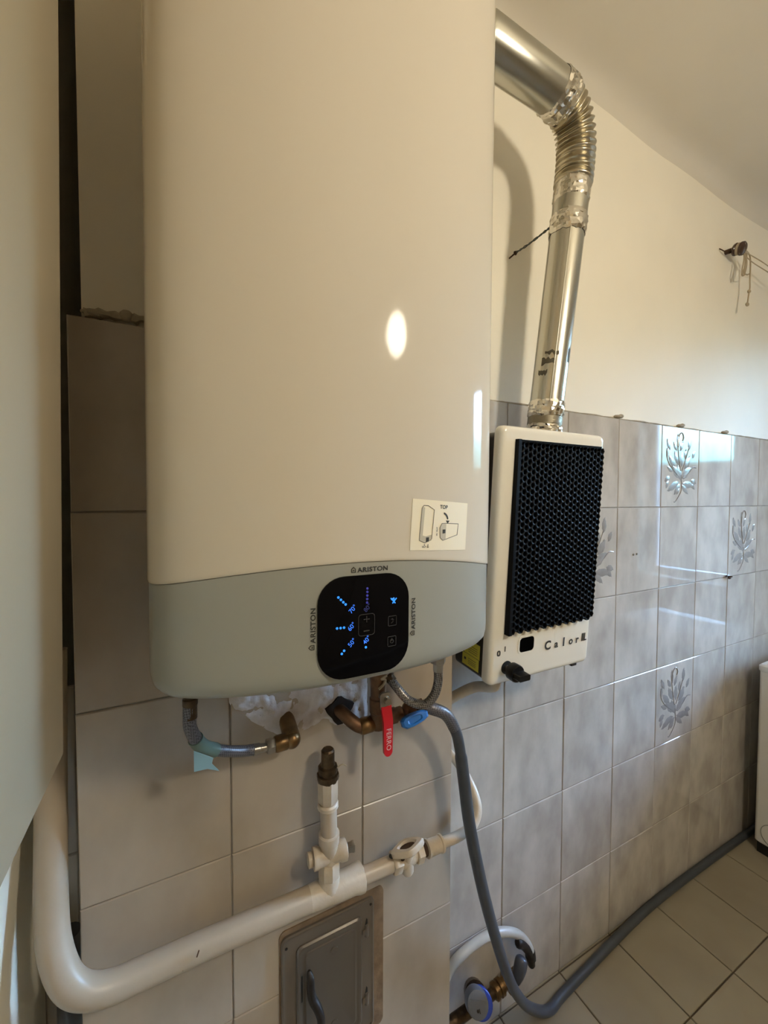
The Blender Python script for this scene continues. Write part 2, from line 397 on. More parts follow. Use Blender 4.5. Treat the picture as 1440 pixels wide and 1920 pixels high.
# pier (boxed-out chimney) with its own tiles
pier = struct(MB().box(-0.133, DP + 0.014, 0, PXR - 0.008, D + 0.004, 2.88).build('wall_pier', 'plaster'), 'pier carrying the big white water heater')
MB().box(PXL + 0.001, DP + 0.003, 0, PXR - 0.001, DP + 0.014, 1.811).build('grout', 'grout', pier)
cols = [(PXL, 0.06856), (0.06856, 0.32055), (0.32055, PXR)]
rows = [0.0, 0.3063, 0.6104, 0.9146, 1.2189, 1.5231, 1.8131]
for ci, (a, b) in enumerate(cols):
    for r in range(6):
        if ci == 1 and r == 4: continue               # chiselled out behind the heater, see the plaster patch
        put_tile(pier, a, b, rows[r], rows[r + 1], DP, 'tile_pier', 0.012, 0.0022)
for r in range(6):
    put_tile(pier, DP + 0.012, D, rows[r], rows[r + 1], PXR + 0.001, 'tile_pier', 0.008, 0.002, side=True)
mortar_run([(-0.128, 1.818), (-0.10, 1.821), (-0.07, 1.820), (-0.05, 1.826), (-0.02, 1.822), (0.05, 1.821), (0.15, 1.822), (0.3, 1.821), (0.45, 1.822), (0.53, 1.821)], DP + 0.007, 0.003, 'mortar_line', pier, 'mortar', 5, 0.007)
mb = MB(); mb.ball((-0.075, DP + 0.006, 1.826), 0.010, 0.008, 0.009, 8, 6); mb.ball((-0.112, DP + 0.006, 1.822), 0.022, 0.007, 0.006, 8, 5); mb.build('mortar_blob', 'mortar', pier)
# rough plaster patch
BZ = [(0.066, 1.190), (0.075, 1.172), (0.10, 1.146), (0.13, 1.120), (0.159, 1.098), (0.186, 1.088), (0.21, 1.100), (0.236, 1.114), (0.262, 1.095), (0.30, 1.082), (0.333, 1.085)]
def bz(x):
    for (a, za), (b, zb) in zip(BZ, BZ[1:]):
        if a <= x <= b: return za + (zb - za) * (x - a) / (b - a)
    return BZ[-1][1]
NX, NZ = 70, 60; vs = []; fs = []
for i in range(NX + 1):
    x = 0.066 + 0.267 * i / NX; zb = bz(x) + 0.004 * noise.noise(Vector((x * 60, 0, 3)))
    for k in range(NZ + 1):
        z = zb + (1.50 - zb) * (k / NZ) ** 1.25
        dd = min((x - 0.066) / 0.02, (0.333 - x) / 0.01, (z - zb) / 0.016, 1.0)
        n1 = noise.noise(Vector((x * 28, 1.7, z * 28))) * 0.5 + noise.noise(Vector((x * 75, 4.1, z * 75))) * 0.35 + noise.noise(Vector((x * 160, 9, z * 160))) * 0.15
        vs.append((x, DP + 0.0012 - max(0, dd) * (0.4 if z > 1.29 else 1.0) * (0.0048 + 0.0130 * n1), z))
for i in range(NX):
    for k in range(NZ):
        a = i * (NZ + 1) + k; fs.append((a, a + NZ + 1, a + NZ + 2, a + 1))
MB().add(vs, fs).build('plaster_patch', 'patch', pier, sharp=180)
hp = [(0.269 + 0.026 * math.cos(a) * (1 + 0.25 * math.sin(3 * a)), 1.130 + 0.024 * math.sin(a) * (1 + 0.2 * math.cos(4 * a))) for a in [k * math.pi / 9 for k in range(18)]]
MB().slab(hp, lambda x, z, d: (x, DP - d, z), -0.002, 0.0085).build('wall_hole', 'darkhole', pier)

nib = struct(MB().box(XL, 0.64, 0, -0.229, 2.0, 2.95).build('trim_1', 'plaster'), 'short wall return at the lower left')
struct(MB().box(-0.24, 1.9, 0, -0.10, 2.0, 2.95).box(-0.142, D + 0.19, 0, -0.10, 1.91, 2.95).box(-0.24, D, 2.88, -0.10, 2.0, 2.98).build('trim_3', 'plaster'), 'deep dark gap between the pier and the left wall')
wl = struct(MB().box(XL - 0.2, YF - 0.1, 0, XL, 0.64, 2.9).build('wall_left', 'farwall'))
wf = struct(MB().box(XL - 0.2, YF - 0.2, 0, XR + 0.3, YF, 2.9).build('wall_front', 'farwall'))
# right wall with the window opening
WY0, WY1, WZ0, WZ1 = -0.24, 0.38, 0.95, 2.55
mb = MB(); mb.box(XR, YF, 0, XR + 0.28, WY0, 2.9); mb.box(XR, WY1, 0, XR + 0.28, D + 0.2, 2.9); mb.box(XR, WY0, 0, XR + 0.28, WY1, WZ0); mb.box(XR, WY0, WZ1, XR + 0.28, WY1, 2.9)
struct(mb.build('wall_right', 'plaster'))
win = MB()
xo = XR + 0.17
for a in ((WY0, WZ0, WY0 + 0.045, WZ1), (WY1 - 0.045, WZ0, WY1, WZ1), (WY0 + 0.045, WZ0, WY1 - 0.045, WZ0 + 0.05), (WY0 + 0.045, WZ1 - 0.05, WY1 - 0.045, WZ1)):
    win.box(xo, a[0], a[1], xo + 0.05, a[2], a[3])
window = struct(win.build('window_1', 'framewhite'))
MB().box(xo + 0.02, WY0 + 0.045, WZ0 + 0.05, xo + 0.025, WY1 - 0.045, WZ1 - 0.05).build('pane', 'glass', window)
# ceiling, slightly uneven, rounded into the back wall
vs = []; fs = []; NXc = 40
ys = [YF - 0.1, -1.5, 0.0, 0.5, D - 0.07, D - 0.04, D - 0.018, D - 0.004, D + 0.004]
dz = [0, 0, 0, 0, 0, -0.004, -0.013, -0.030, -0.055]
for i in range(NXc + 1):
    x = XL - 0.1 + (XR + 0.2 - XL) * i / NXc
    for y, d in zip(ys, dz):
        vs.append((x, y, ceil_z(x) + d + 0.006 * noise.noise(Vector((x * 2.5, y * 2.5, 0)))))
n = len(ys)
for i in range(NXc):
    for k in range(n - 1):
        a = i * n + k; fs.append((a, a + 1, a + n + 1, a + n))
struct(MB().add(vs, fs).build('ceiling', 'ceiling', sharp=180), 'cream painted ceiling curving into the wall')
struct(MB().box(XL - 0.2, YF - 0.2, 2.9, XR + 0.3, D + 0.2, 3.0).build('trim_2', 'ceiling'))

# ------------------------------------------------------------------ ceiling lamp (behind the photographer; lights the room, mirrored in the heater)
zc = ceil_z(LAMP_POS.x)
lamp = thing('ceiling_lamp', 'round opal globe lamp hanging from the ceiling to the right of the photographer', 'lamp', (LAMP_POS.x, LAMP_POS.y, zc))
MB().lathe([(0, 0.045), (0.02, 0.05), (0.04, 0.03)], (LAMP_POS.x, LAMP_POS.y, zc), (0, 0, -1), 24).build('ceiling_rose', 'framewhite', lamp, lamp.location)
MB().tube([(LAMP_POS.x, LAMP_POS.y, zc - 0.03), (LAMP_POS.x, LAMP_POS.y, LAMP_POS.z + 0.10)], 0.004, 8).build('cord', 'framewhite', lamp, lamp.location)
MB().lathe([(0, 0.03), (0.03, 0.042)], (LAMP_POS.x, LAMP_POS.y, LAMP_POS.z + 0.118), (0, 0, -1), 20).build('lamp_holder', 'framewhite', lamp, lamp.location)
MB().ball(LAMP_POS, 0.095, 0.095, 0.095, 28, 16).build('lamp_shade', 'lampglass', lamp, lamp.location)

# ------------------------------------------------------------------ big white water heater
HC = 0.2150; HTOP = 2.57; HBOT = 1.3085
half = [(0, .4800), (.03, .4803), (.06, .4817), (.09, .4847), (.12, .4897), (.155, .4985), (.185, .5088), (.210, .5205), (.230, .5350), (.2435, .5540), (.2505, .5760), (.253, .605), (.253, .690), (.250, .712), (.238, .724), (.215, .727)]
cp = catmull([(a * 1.018, 0.4595 + (b - 0.48) if b < 0.6 else b - (0.727 - b) * 0.12, 0) for a, b in half], 4); cp = [(p.x, p.y) for p in cp]
prof = [(HC + a, b) for a, b in cp] + [(HC - a, b) for a, b in reversed(cp)][:-1]
def yf(x):
    d = abs(x - HC)
    for (a, b), (c, e2) in zip(cp, cp[1:]):
        if a <= d <= c and c > a: return b + (e2 - b) * (d - a) / (c - a)
    return 0.6
def offset(pr, s):
    n = len(pr); out = []
    for i in range(n):
        a = Vector(pr[i - 1]); b = Vector(pr[(i + 1) % n]); t = b - a
        if t.length < 1e-9: t = Vector((1, 0))
        t.normalize(); nn = Vector((t.y, -t.x))       # outward for this winding
        out.append((pr[i][0] - nn.x * s, pr[i][1] - nn.y * s))
    return out
def zseam(x): return 1.4648 - 0.0242 * ((x - 0.195) / 0.24) ** 2
wh = thing('water_heater', 'tall flat white electric water heater with grey lower cover and black touch panel', 'water heater', (HC, 0.727, HBOT), (0, 0.005, 0))
def shell(levels, name, m):
    return MB().rings([[Vector((x, y, zf(x))) for x, y in offset(prof, ins)] for ins, zf in levels]).build(name, m, wh, wh.location, sharp=50)
shell([(0.004, lambda x: zseam(x) + 0.0005), (0.0008, lambda x: zseam(x)), (0.0, lambda x: zseam(x) + 0.0015), (0, lambda x: zseam(x) + 0.004), (0, lambda x: 1.9), (0, lambda x: HTOP - 0.034), (0, lambda x: HTOP - 0.03), (0.006, lambda x: HTOP - 0.010), (0.02, lambda x: HTOP), (0.10, lambda x: HTOP + 0.004)], 'body', 'enamel')
shell([(0.10, lambda x: HBOT - 0.0005), (0.022, lambda x: HBOT), (0.010, lambda x: HBOT + 0.0025), (0.0045, lambda x: HBOT + 0.009), (0.0022, lambda x: HBOT + 0.020), (0.0018, lambda x: HBOT + 0.030), (0.0018, lambda x: zseam(x) - 0.004), (0.0018, lambda x: zseam(x) - 0.0012), (0.0045, lambda x: zseam(x) + 0.0004)], 'lower_cover', 'grey')
off = lambda base: (lambda x, z, d: (x, yf(x) - base - d, z))
F0 = off(-0.0018)
WL = wh.location
# touch panel
P0x, P0z, P1x, P1z = 0.1420, 1.3205, 0.2672, 1.4482
outl = rrect(P0x, P0z, P1x, P1z, 0.034, 8)
def fill_panel(poly, base, top, nx=14):
    # convex outline sliced in columns so it follows the bowed front
    mb = MB(); xs = sorted(set(round(x, 5) for x, z in poly))
    lo, hi = [], []
    for x in xs:
        zs = []
        for (xa, za), (xb, zb) in zip(poly, poly[1:] + poly[:1]):
            if min(xa, xb) - 1e-5 <= x <= max(xa, xb) + 1e-5:
                if abs(xb - xa) < 1e-7: zs += [za, zb]
                else: zs.append(za + (zb - za) * (x - xa) / (xb - xa))
        lo.append((x, min(zs))); hi.append((x, max(zs)))
    # refine in x across the flat middle
    L, H = [], []
    for i in range(len(xs) - 1):
        k = max(1, int((xs[i + 1] - xs[i]) / 0.006))
        for j in range(k):
            t = j / k
            L.append((xs[i] + (xs[i + 1] - xs[i]) * t, lo[i][1] + (lo[i + 1][1] - lo[i][1]) * t)); H.append((L[-1][0], hi[i][1] + (hi[i + 1][1] - hi[i][1]) * t))
    L.append(lo[-1]); H.append(hi[-1])
    n = len(L); vs = []
    for (x, za), (_, zb) in zip(L, H):
        vs += [F0(x, za, base), F0(x, za, top), F0(x, zb, top), F0(x, zb, base)]
    fs = []
    for i in range(n - 1):
        for k in range(4):
            a = i * 4 + k; b = i * 4 + (k + 1) % 4; fs.append((a, b, b + 4, a + 4))
    fs += [(0, 1, 2, 3), tuple((n - 1) * 4 + k for k in (3, 2, 1, 0))]
    return mb.add(vs, fs)
panel = fill_panel(outl, -0.001, 0.0022).build('touch_panel', 'blackglass', wh, WL, sharp=30)
Fp = lambda x, z, d: (x, yf(x) + 0.0018 - 0.0022 - d, z)
dots = {'bluebright': [(0.1675, 1.4232), (0.1707, 1.4200), (0.1738, 1.4167), (0.1768, 1.4137), (0.1659, 1.3852), (0.1704, 1.3851), (0.1749, 1.3851), (0.1751, 1.3562), (0.1721, 1.3528), (0.2042, 1.3561)],
        'bluedim': [(0.2059, 1.4309), (0.2059, 1.4265), (0.2058, 1.4220), (0.2058, 1.4175), (0.2056, 1.4130)]}
for mname, L in dots.items():
    for x, z in L:
        MB().slab(circle(x, z, 0.00155, 10), Fp, -0.0004, 0.0005).build('indicator_light', mname, panel, WL)
for tx, x, z, mname in (('70\u00b0', 0.1863, 1.4068, 'blue'), ('80\u00b0', 0.2062, 1.4062, 'bluefaint'), ('60\u00b0', 0.1848, 1.3850, 'blue'), ('50\u00b0', 0.1853, 1.3648, 'blue'), ('40\u00b0', 0.2054, 1.3653, 'blue')):
    mb = MB(); text_mb(mb, tx, 0.0085, Fp, x, z, math.radians(45), 0.006, 1.0, 0.95, d=0.0006)
    mb.build('temperature_digits', mname, panel, WL)
mb = MB(); x, z = 0.2429, 1.4120
for a, b in (((-0.0035, 0.003), (0.003, -0.004)), ((-0.003, 0.001), (0.0015, 0.003)), ((0.0015, 0.003), (0.0005, -0.002)), ((-0.001, -0.004), (0.005, 0.0025))):
    mb.tube([Fp(x + a[0], z + a[1], 0.0003), Fp(x + b[0], z + b[1], 0.0003)], 0.0008, 5)
mb.build('shower_symbol', 'bluebright', panel, WL)
def button(x, z, w2, h2, r):
    mb = MB()
    ring_outline(mb, rrect(x - w2, z - h2, x + w2, z + h2, r, 4), rrect(x - w2 + .0006, z - h2 + .0006, x + w2 - .0006, z + h2 - .0006, r - .0004, 4), Fp, 0, 0.0004)
    return mb, x, z
mb, x, z = button(0.2052, 1.3848, 0.0114, 0.0138, 0.004)
mb.slab([(x - .004, z + .0066), (x + .004, z + .0066), (x + .004, z + .0074), (x - .004, z + .0074)], Fp, 0, .0004); mb.slab([(x - .0004, z + .003), (x + .0004, z + .003), (x + .0004, z + .011), (x - .0004, z + .011)], Fp, 0, .0004)
mb.slab([(x - .004, z - .0084), (x + .004, z - .0084), (x + .004, z - .0072), (x - .004, z - .0072)], Fp, 0, .0004)
mb.build('plus_minus_button', 'printgrey', panel, WL)
mb, x, z = button(0.2421, 1.3850, 0.0063, 0.0066, 0.0015)
for p, q in (((-.002, -.003), (.001, -.001)), ((.001, -.001), (0, .003)), ((0, .003), (-.002, .0015)), ((0, .003), (.002, .001))): mb.tube([Fp(x + p[0], z + p[1], .0002), Fp(x + q[0], z + q[1], .0002)], .0004, 4)
mb.build('mode_button', 'printgrey', panel, WL)
mb, x, z = button(0.2415, 1.3582, 0.0063, 0.0066, 0.0015)
ring_outline(mb, circle(x, z, .0028, 12), circle(x, z, .0021, 12), Fp, 0, .0004); mb.slab([(x - .0004, z), (x + .0004, z), (x + .0004, z + .004), (x - .0004, z + .004)], Fp, 0, .0004)
mb.build('power_button', 'printgrey', panel, WL)
# brand lettering three times round the panel
for cx, cz, ang, lx, lz in ((0.2146, 1.4545, 0.0, 0.1879, 1.4553), (0.1372, 1.3914, math.pi / 2, 0.1352, 1.3646), (0.2762, 1.3896, math.pi / 2, 0.2745, 1.3630)):
    mb = MB(); text_mb(mb, 'ARISTON', 0.0082, F0, cx, cz, ang, 0.030, 1.08, 1.18); mb.build('lettering', 'print', wh, WL)
    mb = MB(); house_mb(mb, lx, lz, 0.0070, F0, ang); mb.build('logo', 'print', wh, WL)
# paper sticker with the mounting drawing
FS = lambda x, z, d: (x, yf(x) - d, z)
SA = math.radians(-3.5); sc = (0.3230, 1.5062)
def FSr(u, v, d):
    x = sc[0] + u * math.cos(SA) - v * math.sin(SA); z = sc[1] + u * math.sin(SA) + v * math.cos(SA); return FS(x, z, d)
st = MB(); k = 10; vs = []; fs = []
for i in range(k + 1):
    u = -0.053 + 0.106 * i / k
    vs += [FSr(u, -0.0335, 0.0001), FSr(u, -0.0335, 0.0006), FSr(u, 0.0355 - 0.0, 0.0006), FSr(u, 0.0355, 0.0001)]
for i in range(k):
    for j in range(4): a = i * 4 + j; b = i * 4 + (j + 1) % 4; fs.append((a, b, b + 4, a + 4))
sticker = st.add(vs, fs).build('sticker', 'paper', wh, WL)
sticker['label'] = 'cream paper sticker with mounting drawing'
FT = lambda u, v, d: FSr(u, v, 0.0007 + d)
def line(mb, pts, wd=0.0006):
    mb.tube([FT(u, v, 0.0) for u, v in pts], wd, 4)
mb = MB(); text_mb(mb, 'TOP', 0.0075, FT, 0.002, 0.027, 0, 0.02, 1.0, 1.0, d=0.0003); mb.build('sticker_text', 'print', sticker, WL)
for tx, u_, v_, an_ in (('OUT', -0.030, -0.029, 0), ('IN', -0.0235, -0.029, 0), ('OUT', -0.0085, -0.0045, math.pi / 2), ('IN', -0.0085, -0.0115, math.pi / 2)):
    mb = MB(); text_mb(mb, tx, 0.0033, FT, u_, v_, an_, 0.02, d=0.0003); mb.build('sticker_text', 'print', sticker, WL)
MB().slab(circle(-0.0295, -0.0262, 0.0009, 6), FT, 0, .0003).build('sticker_mark', 'print', sticker, WL)
MB().slab([(-0.0245, -0.0272), (-0.0225, -0.0272), (-0.0235, -0.0250)], FT, 0, .0003).build('sticker_mark', 'print', sticker, WL)
mb = MB()
mb.slab([(-0.0385, -0.012), (-0.0335, -0.014), (-0.0320, 0.0245), (-0.0365, 0.0265)], FT, 0, .0002)
mb.slab([(-0.0385, -0.0125), (-0.028, -0.0145), (-0.0180, -0.0120), (-0.018, -0.020), (-0.029, -0.0235), (-0.0385, -0.020)], FT, 0, .00022)
mb.slab([(-0.0020, -0.016), (0.0035, -0.0195), (0.0085, -0.018), (0.0085, 0.0035), (-0.0005, 0.0035), (-0.0035, -0.002)], FT, 0, .0002)
mb.build('sticker_shading', 'printlight', sticker, WL)
mb = MB()
line(mb, [(-0.0385, -0.020), (-0.0385, -0.012), (-0.0370, 0.024), (-0.034, 0.0275), (-0.026, 0.0275), (-0.0155, 0.0225), (-0.0175, -0.018), (-0.029, -0.0235), (-0.0385, -0.020)])
line(mb, [(-0.0020, -0.016), (0.0035, -0.0195), (0.032, -0.0115), (0.0335, 0.0045), (0.0085, 0.0035 + .001), (0.0, 0.0040), (-0.0035, -0.002), (-0.0020, -0.016)])
mb.build('sticker_outline', 'printmid', sticker, WL)
MB().slab([(-0.0275, -0.0225), (-0.0225, -0.0215), (-0.0225, -0.0155), (-0.0275, -0.0160)], FT, 0, .0004).build('sticker_panel', 'print', sticker, WL)
MB().slab([(0.0020, -0.0100), (0.0072, -0.0095), (0.0072, -0.0040), (0.0020, -0.0045)], FT, 0, .0004).build('sticker_panel', 'print', sticker, WL)
mb = MB()
arc = [(0.001 + 0.011 * math.sin(a), 0.009 + 0.011 * math.cos(a)) for a in [math.radians(10 + 8 * k) for k in range(10)]]
arc2 = [(0.001 + 0.0085 * math.sin(a), 0.009 + 0.0085 * math.cos(a)) for a in [math.radians(10 + 8 * k) for k in range(10)]]
for i in range(9): mb.slab([arc[i], arc[i + 1], arc2[i + 1], arc2[i]], FT, 0, .0003)
mb.slab([(0.0075, 0.0085), (0.0145, 0.0085), (0.011, 0.004)], FT, 0, .0003)
mb.build('sticker_arrow', 'print', sticker, WL)
# water connections and mounting bracket
for cx in (0.005, 0.424):
    MB().lathe([(0, 0.0095), (0.014, 0.0095)], (cx, 0.62, HBOT + 0.002), (0, 0, -1), 14).build('connection_stub', 'darkbrass', wh, WL)
MB().box(0.06, 0.722, 2.30, 0.37, DP + 0.0128, 2.36).build('wall_bracket', 'nickel', wh, WL)
MB().box(0.44, 0.60, HBOT - 0.006, 0.452, 0.612, HBOT + 0.004).build('cover_screw', 'darkiron', wh, WL)

# ------------------------------------------------------------------ second white appliance at the left edge
AX, AY0, AY1, AZ0, AZ1 = -0.13, 0.10, 0.604, 1.238, 2.31
ap = thing('wall_boiler', 'tall white rounded casing hanging at the left edge of the photo', 'boiler', (AX - 0.1, 0.35, AZ0), (0, 0.014, 0))
pr = []
for (cx, cy, r, a0, a1) in ((AX - 0.030, AY1 - 0.030, 0.030, 0, 90), (AX - 0.09, AY1 - 0.002, 0.002, 0, 90)):
    pass
def aprof(ins):
    out = []
    r = 0.026
    for k in range(9):
        a = math.radians(-90 + 90 * k / 8); out.append((AX - r + (r - ins) * math.cos(a), AY0 + r + (r - ins) * math.sin(a)))
    for k in range(9):
        a = math.radians(90 * k / 8); out.append((AX - r + (r - ins) * math.cos(a), AY1 - r + (r - ins) * math.sin(a)))
    out += [(AX - 0.12, AY1 - ins), (AX - 0.12, AY0 + ins)]
    return out
MB().rings([[Vector((x, y, z)) for x, y in aprof(i)] for i, z in ((0.012, AZ0), (0.003, AZ0 + 0.002), (0, AZ0 + 0.008), (0, 1.7), (0, AZ1 - 0.01), (0.012, AZ1))]).build('front_cover', 'enamel2', ap, ap.location, sharp=50)
MB().box(XL + 0.018, AY0 + 0.012, AZ0 + 0.012, AX - 0.119, AY1 - 0.014, AZ1 - 0.012).build('body', 'enamel2', ap, ap.location)
MB().tube([(AX - 0.08, AY1 - 0.0005, AZ0 + 0.01), (AX - 0.08, AY1 - 0.0005, AZ1 - 0.02)], 0.0015, 6).build('cover_seam', 'grey', ap, ap.location)

# ------------------------------------------------------------------ gas wall heater with honeycomb grille (local frame: x right, z up, front face y = 0)
GW, GH = 0.352, 0.585
gh = thing('gas_wall_heater', 'ivory gas wall heater with black honeycomb grille under the metal flue', 'heater', (0.590, 0.687, 1.119), (0.0635, 0, 0))
rings = []
for ins, y in ((0.010, 0.024), (0.000, 0.023), (0.0, 0.014), (0.0012, 0.008), (0.004, 0.003), (0.008, 0.0006), (0.014, 0.0)):
    rings.append([Vector((x, y, z)) for x, z in rrect(0.015 + ins, ins, GW - ins, GH - ins, max(0.004, 0.018 - ins), 6)])
MB().rings(rings).build('front_panel', 'white', gh, sharp=50)
MB().rings([[Vector((x, y, z)) for x, z in rrect(0.020, 0.002, GW - 0.016, GH - 0.012, 0.018, 5)] for y in (0.020, 0.128)]).build('case', 'black', gh)
MB().box(0.06, 0.126, 0.05, GW - 0.06, 0.172, 0.50).build('rear_spacer', 'darkiron', gh)
# honeycomb grille
gx0, gx1, gz0, gz1 = 0.054, 0.331, 0.122, 0.556
gy = lambda z: -(0.0145 - 0.0045 * (z - gz0) / (gz1 - gz0))
a = 0.0084; mb = MB()
MB().add([(gx0, -0.001, gz0), (gx1 - 0.004, -0.001, gz0), (gx1 - 0.004, -0.001, gz1), (gx0, -0.001, gz1)], [(0, 1, 2, 3)]).build('grille_backing', 'black', gh)
ncol = int((gx1 - gx0 - 0.012) / (1.5 * a)); nrow = int((gz1 - gz0) / (math.sqrt(3) * a)); gxs = gx0 + 0.006
for c in range(ncol + 1):
    for r in range(nrow):
        cx = gxs + a * 0.6 + c * 1.5 * a; cz = gz0 + (r + 0.5 + (0.5 if c % 2 else 0)) * math.sqrt(3) * a
        if cz > gz1 - a * 0.7: continue
        o = [(cx + a * math.cos(k * math.pi / 3), cz + a * math.sin(k * math.pi / 3)) for k in range(6)]
        i_ = [(cx + a * 0.70 * math.cos(k * math.pi / 3), cz + a * 0.70 * math.sin(k * math.pi / 3)) for k in range(6)]
        vs = [(x, gy(z), z) for x, z in o] + [(x, gy(z) + 0.0012, z) for x, z in i_] + [(cx + (x - cx) * 0.96, min(-0.0015, gy(z) + 0.013), z) for x, z in i_]
        outer = [(x, -0.0012, z) for x, z in o]
        fs = []
        for k in range(6):
            j = (k + 1) % 6; fs += [(k, j, 6 + j, 6 + k), (6 + k, 6 + j, 12 + j, 12 + k)]
        if c == ncol or r == 0 or (c % 2 == 1 and r == 0) or cz > gz1 - 2.2 * a:
            vs += outer
            for k in range(6): j = (k + 1) % 6; fs.append((k, 18 + k, 18 + j, j))
        mb.add(vs, fs)
mb.build('honeycomb_grille', 'blackgrille', gh, sharp=30)
# left flank and upper lip of the grille
mb = MB()
mb.add([(gx0, 0, gz0 - 0.002), (gx0, 0, gz1), (gx0 + 0.001, gy(gz1), gz1), (gx0 + 0.001, gy(gz0), gz0 - 0.002), (gxs + 0.004, gy(gz1) + .0005, gz1), (gxs + 0.004, gy(gz0) + .0005, gz0 - 0.002), (gxs + 0.004, 0, gz0 - 0.002), (gxs + .004, 0, gz1)],
       [(0, 1, 2, 3), (3, 2, 4, 5), (0, 3, 5, 6), (1, 7, 4, 2), (5, 4, 7, 6)])
mb.add([(gx0, 0, gz1), (gx1 - 0.004, 0, gz1), (gx1 - 0.004, gy(gz1), gz1 - 0.001), (gx0, gy(gz1), gz1 - 0.001), (gx0, gy(gz1) + 0.001, gz1 - 0.006), (gx1 - 0.004, gy(gz1) + 0.001, gz1 - 0.006)], [(0, 1, 2, 3), (3, 2, 5, 4)])
mb.build('grille_edge', 'blackgrille', gh)
G0 = lambda x, z, d: (x, -d, z)
mb = MB(); ring_outline(mb, rrect(0.099, 0.064, 0.153, 0.107, 0.011, 5), rrect(0.103, 0.068, 0.149, 0.103, 0.009, 5), G0, 0, 0.0012); mb.build('sight_window_rim', 'white', gh)
MB().slab(rrect(0.103, 0.068, 0.149, 0.103, 0.009, 5), G0, -0.001, 0.0004).build('sight_window', 'voidblack', gh)
xs_ = 0.196
for ch, sz, dx in (('C', 0.030, 0.0), ('a', 0.026, 0.030), ('l', 0.030, 0.056), ('o', 0.026, 0.082), ('r', 0.026, 0.105)):
    mb = MB(); text_mb(mb, ch, sz, G0, xs_ + dx, 0.070 + (0.0 if ch in 'Cl' else -0.001), 0, 0.034, d=0.0012, shear=0.03); mb.build('lettering', 'print', gh)
mb = MB()
for dx, wd, h in ((0.122, 0.0034, 0.020), (0.1275, 0.0034, 0.020), (0.133, 0.0014, 0.020)):
    mb.slab([(xs_ + dx, 0.062), (xs_ + dx + wd, 0.062), (xs_ + dx + wd + 0.001, 0.062 + h), (xs_ + dx + 0.001, 0.062 + h)], G0, 0, 0.0012)
mb.slab([(xs_ + 0.1335, 0.062), (xs_ + 0.1405, 0.062), (xs_ + 0.1405, 0.0650), (xs_ + 0.1335, 0.0650)], G0, 0, 0.0012)
mb.build('lettering', 'print', gh)
mb = MB(); mb.slab([(0.058, 0.079), (0.0605, 0.079), (0.0605, 0.091), (0.058, 0.091)], G0, 0, .0008); mb.build('on_mark', 'print', gh)
mb = MB(); ring_outline(mb, rrect(0.036, 0.071, 0.046, 0.084, 0.004, 3), rrect(0.0392, 0.074, 0.0428, 0.081, 0.0016, 3), G0, 0, .0008); mb.build('off_mark', 'print', gh)
# control knob
kc = Vector((0.067, 0.0, 0.040))
knob = MB(); knob.lathe([(0, 0.0155), (0.0015, 0.0155)], kc, (0, -1, 0), 20)
knob = knob.build('knob_opening', 'plinth', gh)
MB().lathe([(0.0, 0.0065), (0.028, 0.0065)], kc, (0, -1, 0), 14).build('knob_shaft', 'nickel', gh)
kb = MB(); kb.lathe([(0.014, 0.014), (0.017, 0.0195), (0.033, 0.0200), (0.036, 0.0185)], kc, (0, -1, 0), 24)
kn = kb.build('control_knob', 'blackplastic', gh)
fin = MB(); fin.rings([[Vector((kc.x + u, -0.039 - d, kc.z + v)) for u, v in rrect(-0.0150, -0.0065, 0.0165, 0.0065, 0.003, 3)] for d in (-0.004, 0.014, 0.017)])
fin.build('knob_grip', 'blackplastic', kn)
# side labels (on the case flank x = 0.016)
SL = lambda y, z, d: (0.020 - d, y, z)
lab = MB().slab([(0.040, 0.0175), (0.100, 0.017), (0.100, 0.046), (0.040, 0.046)], SL, -0.0005, 0.0006).build('rating_label', 'yellow', gh)
mb = MB()
for z in (0.024, 0.028, 0.032, 0.037):
    mb.slab([(0.050, z), (0.078, z), (0.078, z + 0.0011), (0.050, z + 0.0011)], SL, 0.0005, 0.0008)
mb.slab([(0.086, 0.030), (0.093, 0.030), (0.093, 0.036), (0.086, 0.036)], SL, 0.0005, 0.0008); mb.build('label_print', 'print', lab)
lab = MB().slab([(0.038, 0.0475), (0.094, 0.0475), (0.094, 0.082), (0.038, 0.082)], SL, -0.0005, 0.0006).build('rating_label', 'yellow', gh)
mb = MB()
for z in (0.054, 0.059, 0.064, 0.069):
    mb.slab([(0.046, z), (0.078, z), (0.078, z + 0.0011), (0.046, z + 0.0011)], SL, 0.0005, 0.0008)
mb.build('label_print', 'print', lab)
MB().lathe([(0, 0.010), (0.010, 0.012), (0.020, 0.006)], (0.090, 0.06, 0.004), (0.2, -0.2, -1), 10).build('gas_inlet', 'darkbrass', gh)
MB().box(0.300, 0.008, -0.006, 0.318, 0.03, 0.004).build('foot_clip', 'darkiron', gh)

# ------------------------------------------------------------------ flue pipe
fl = thing('flue_pipe', 'shiny metal flue pipe with corrugated elbow above the gas heater', 'flue pipe', (0.838, 0.752, 1.70))
FLo = fl.location
A = Vector((0.835, 0.752, 1.690)); B = Vector((0.883, 0.716, 2.290))
ax = (B - A).normalized(); FR = 0.0415
MB().tube([A, A + (B - A) * 0.5, B + ax * 0.03], FR, 40).build('lower_pipe', 'steel', fl, FLo)
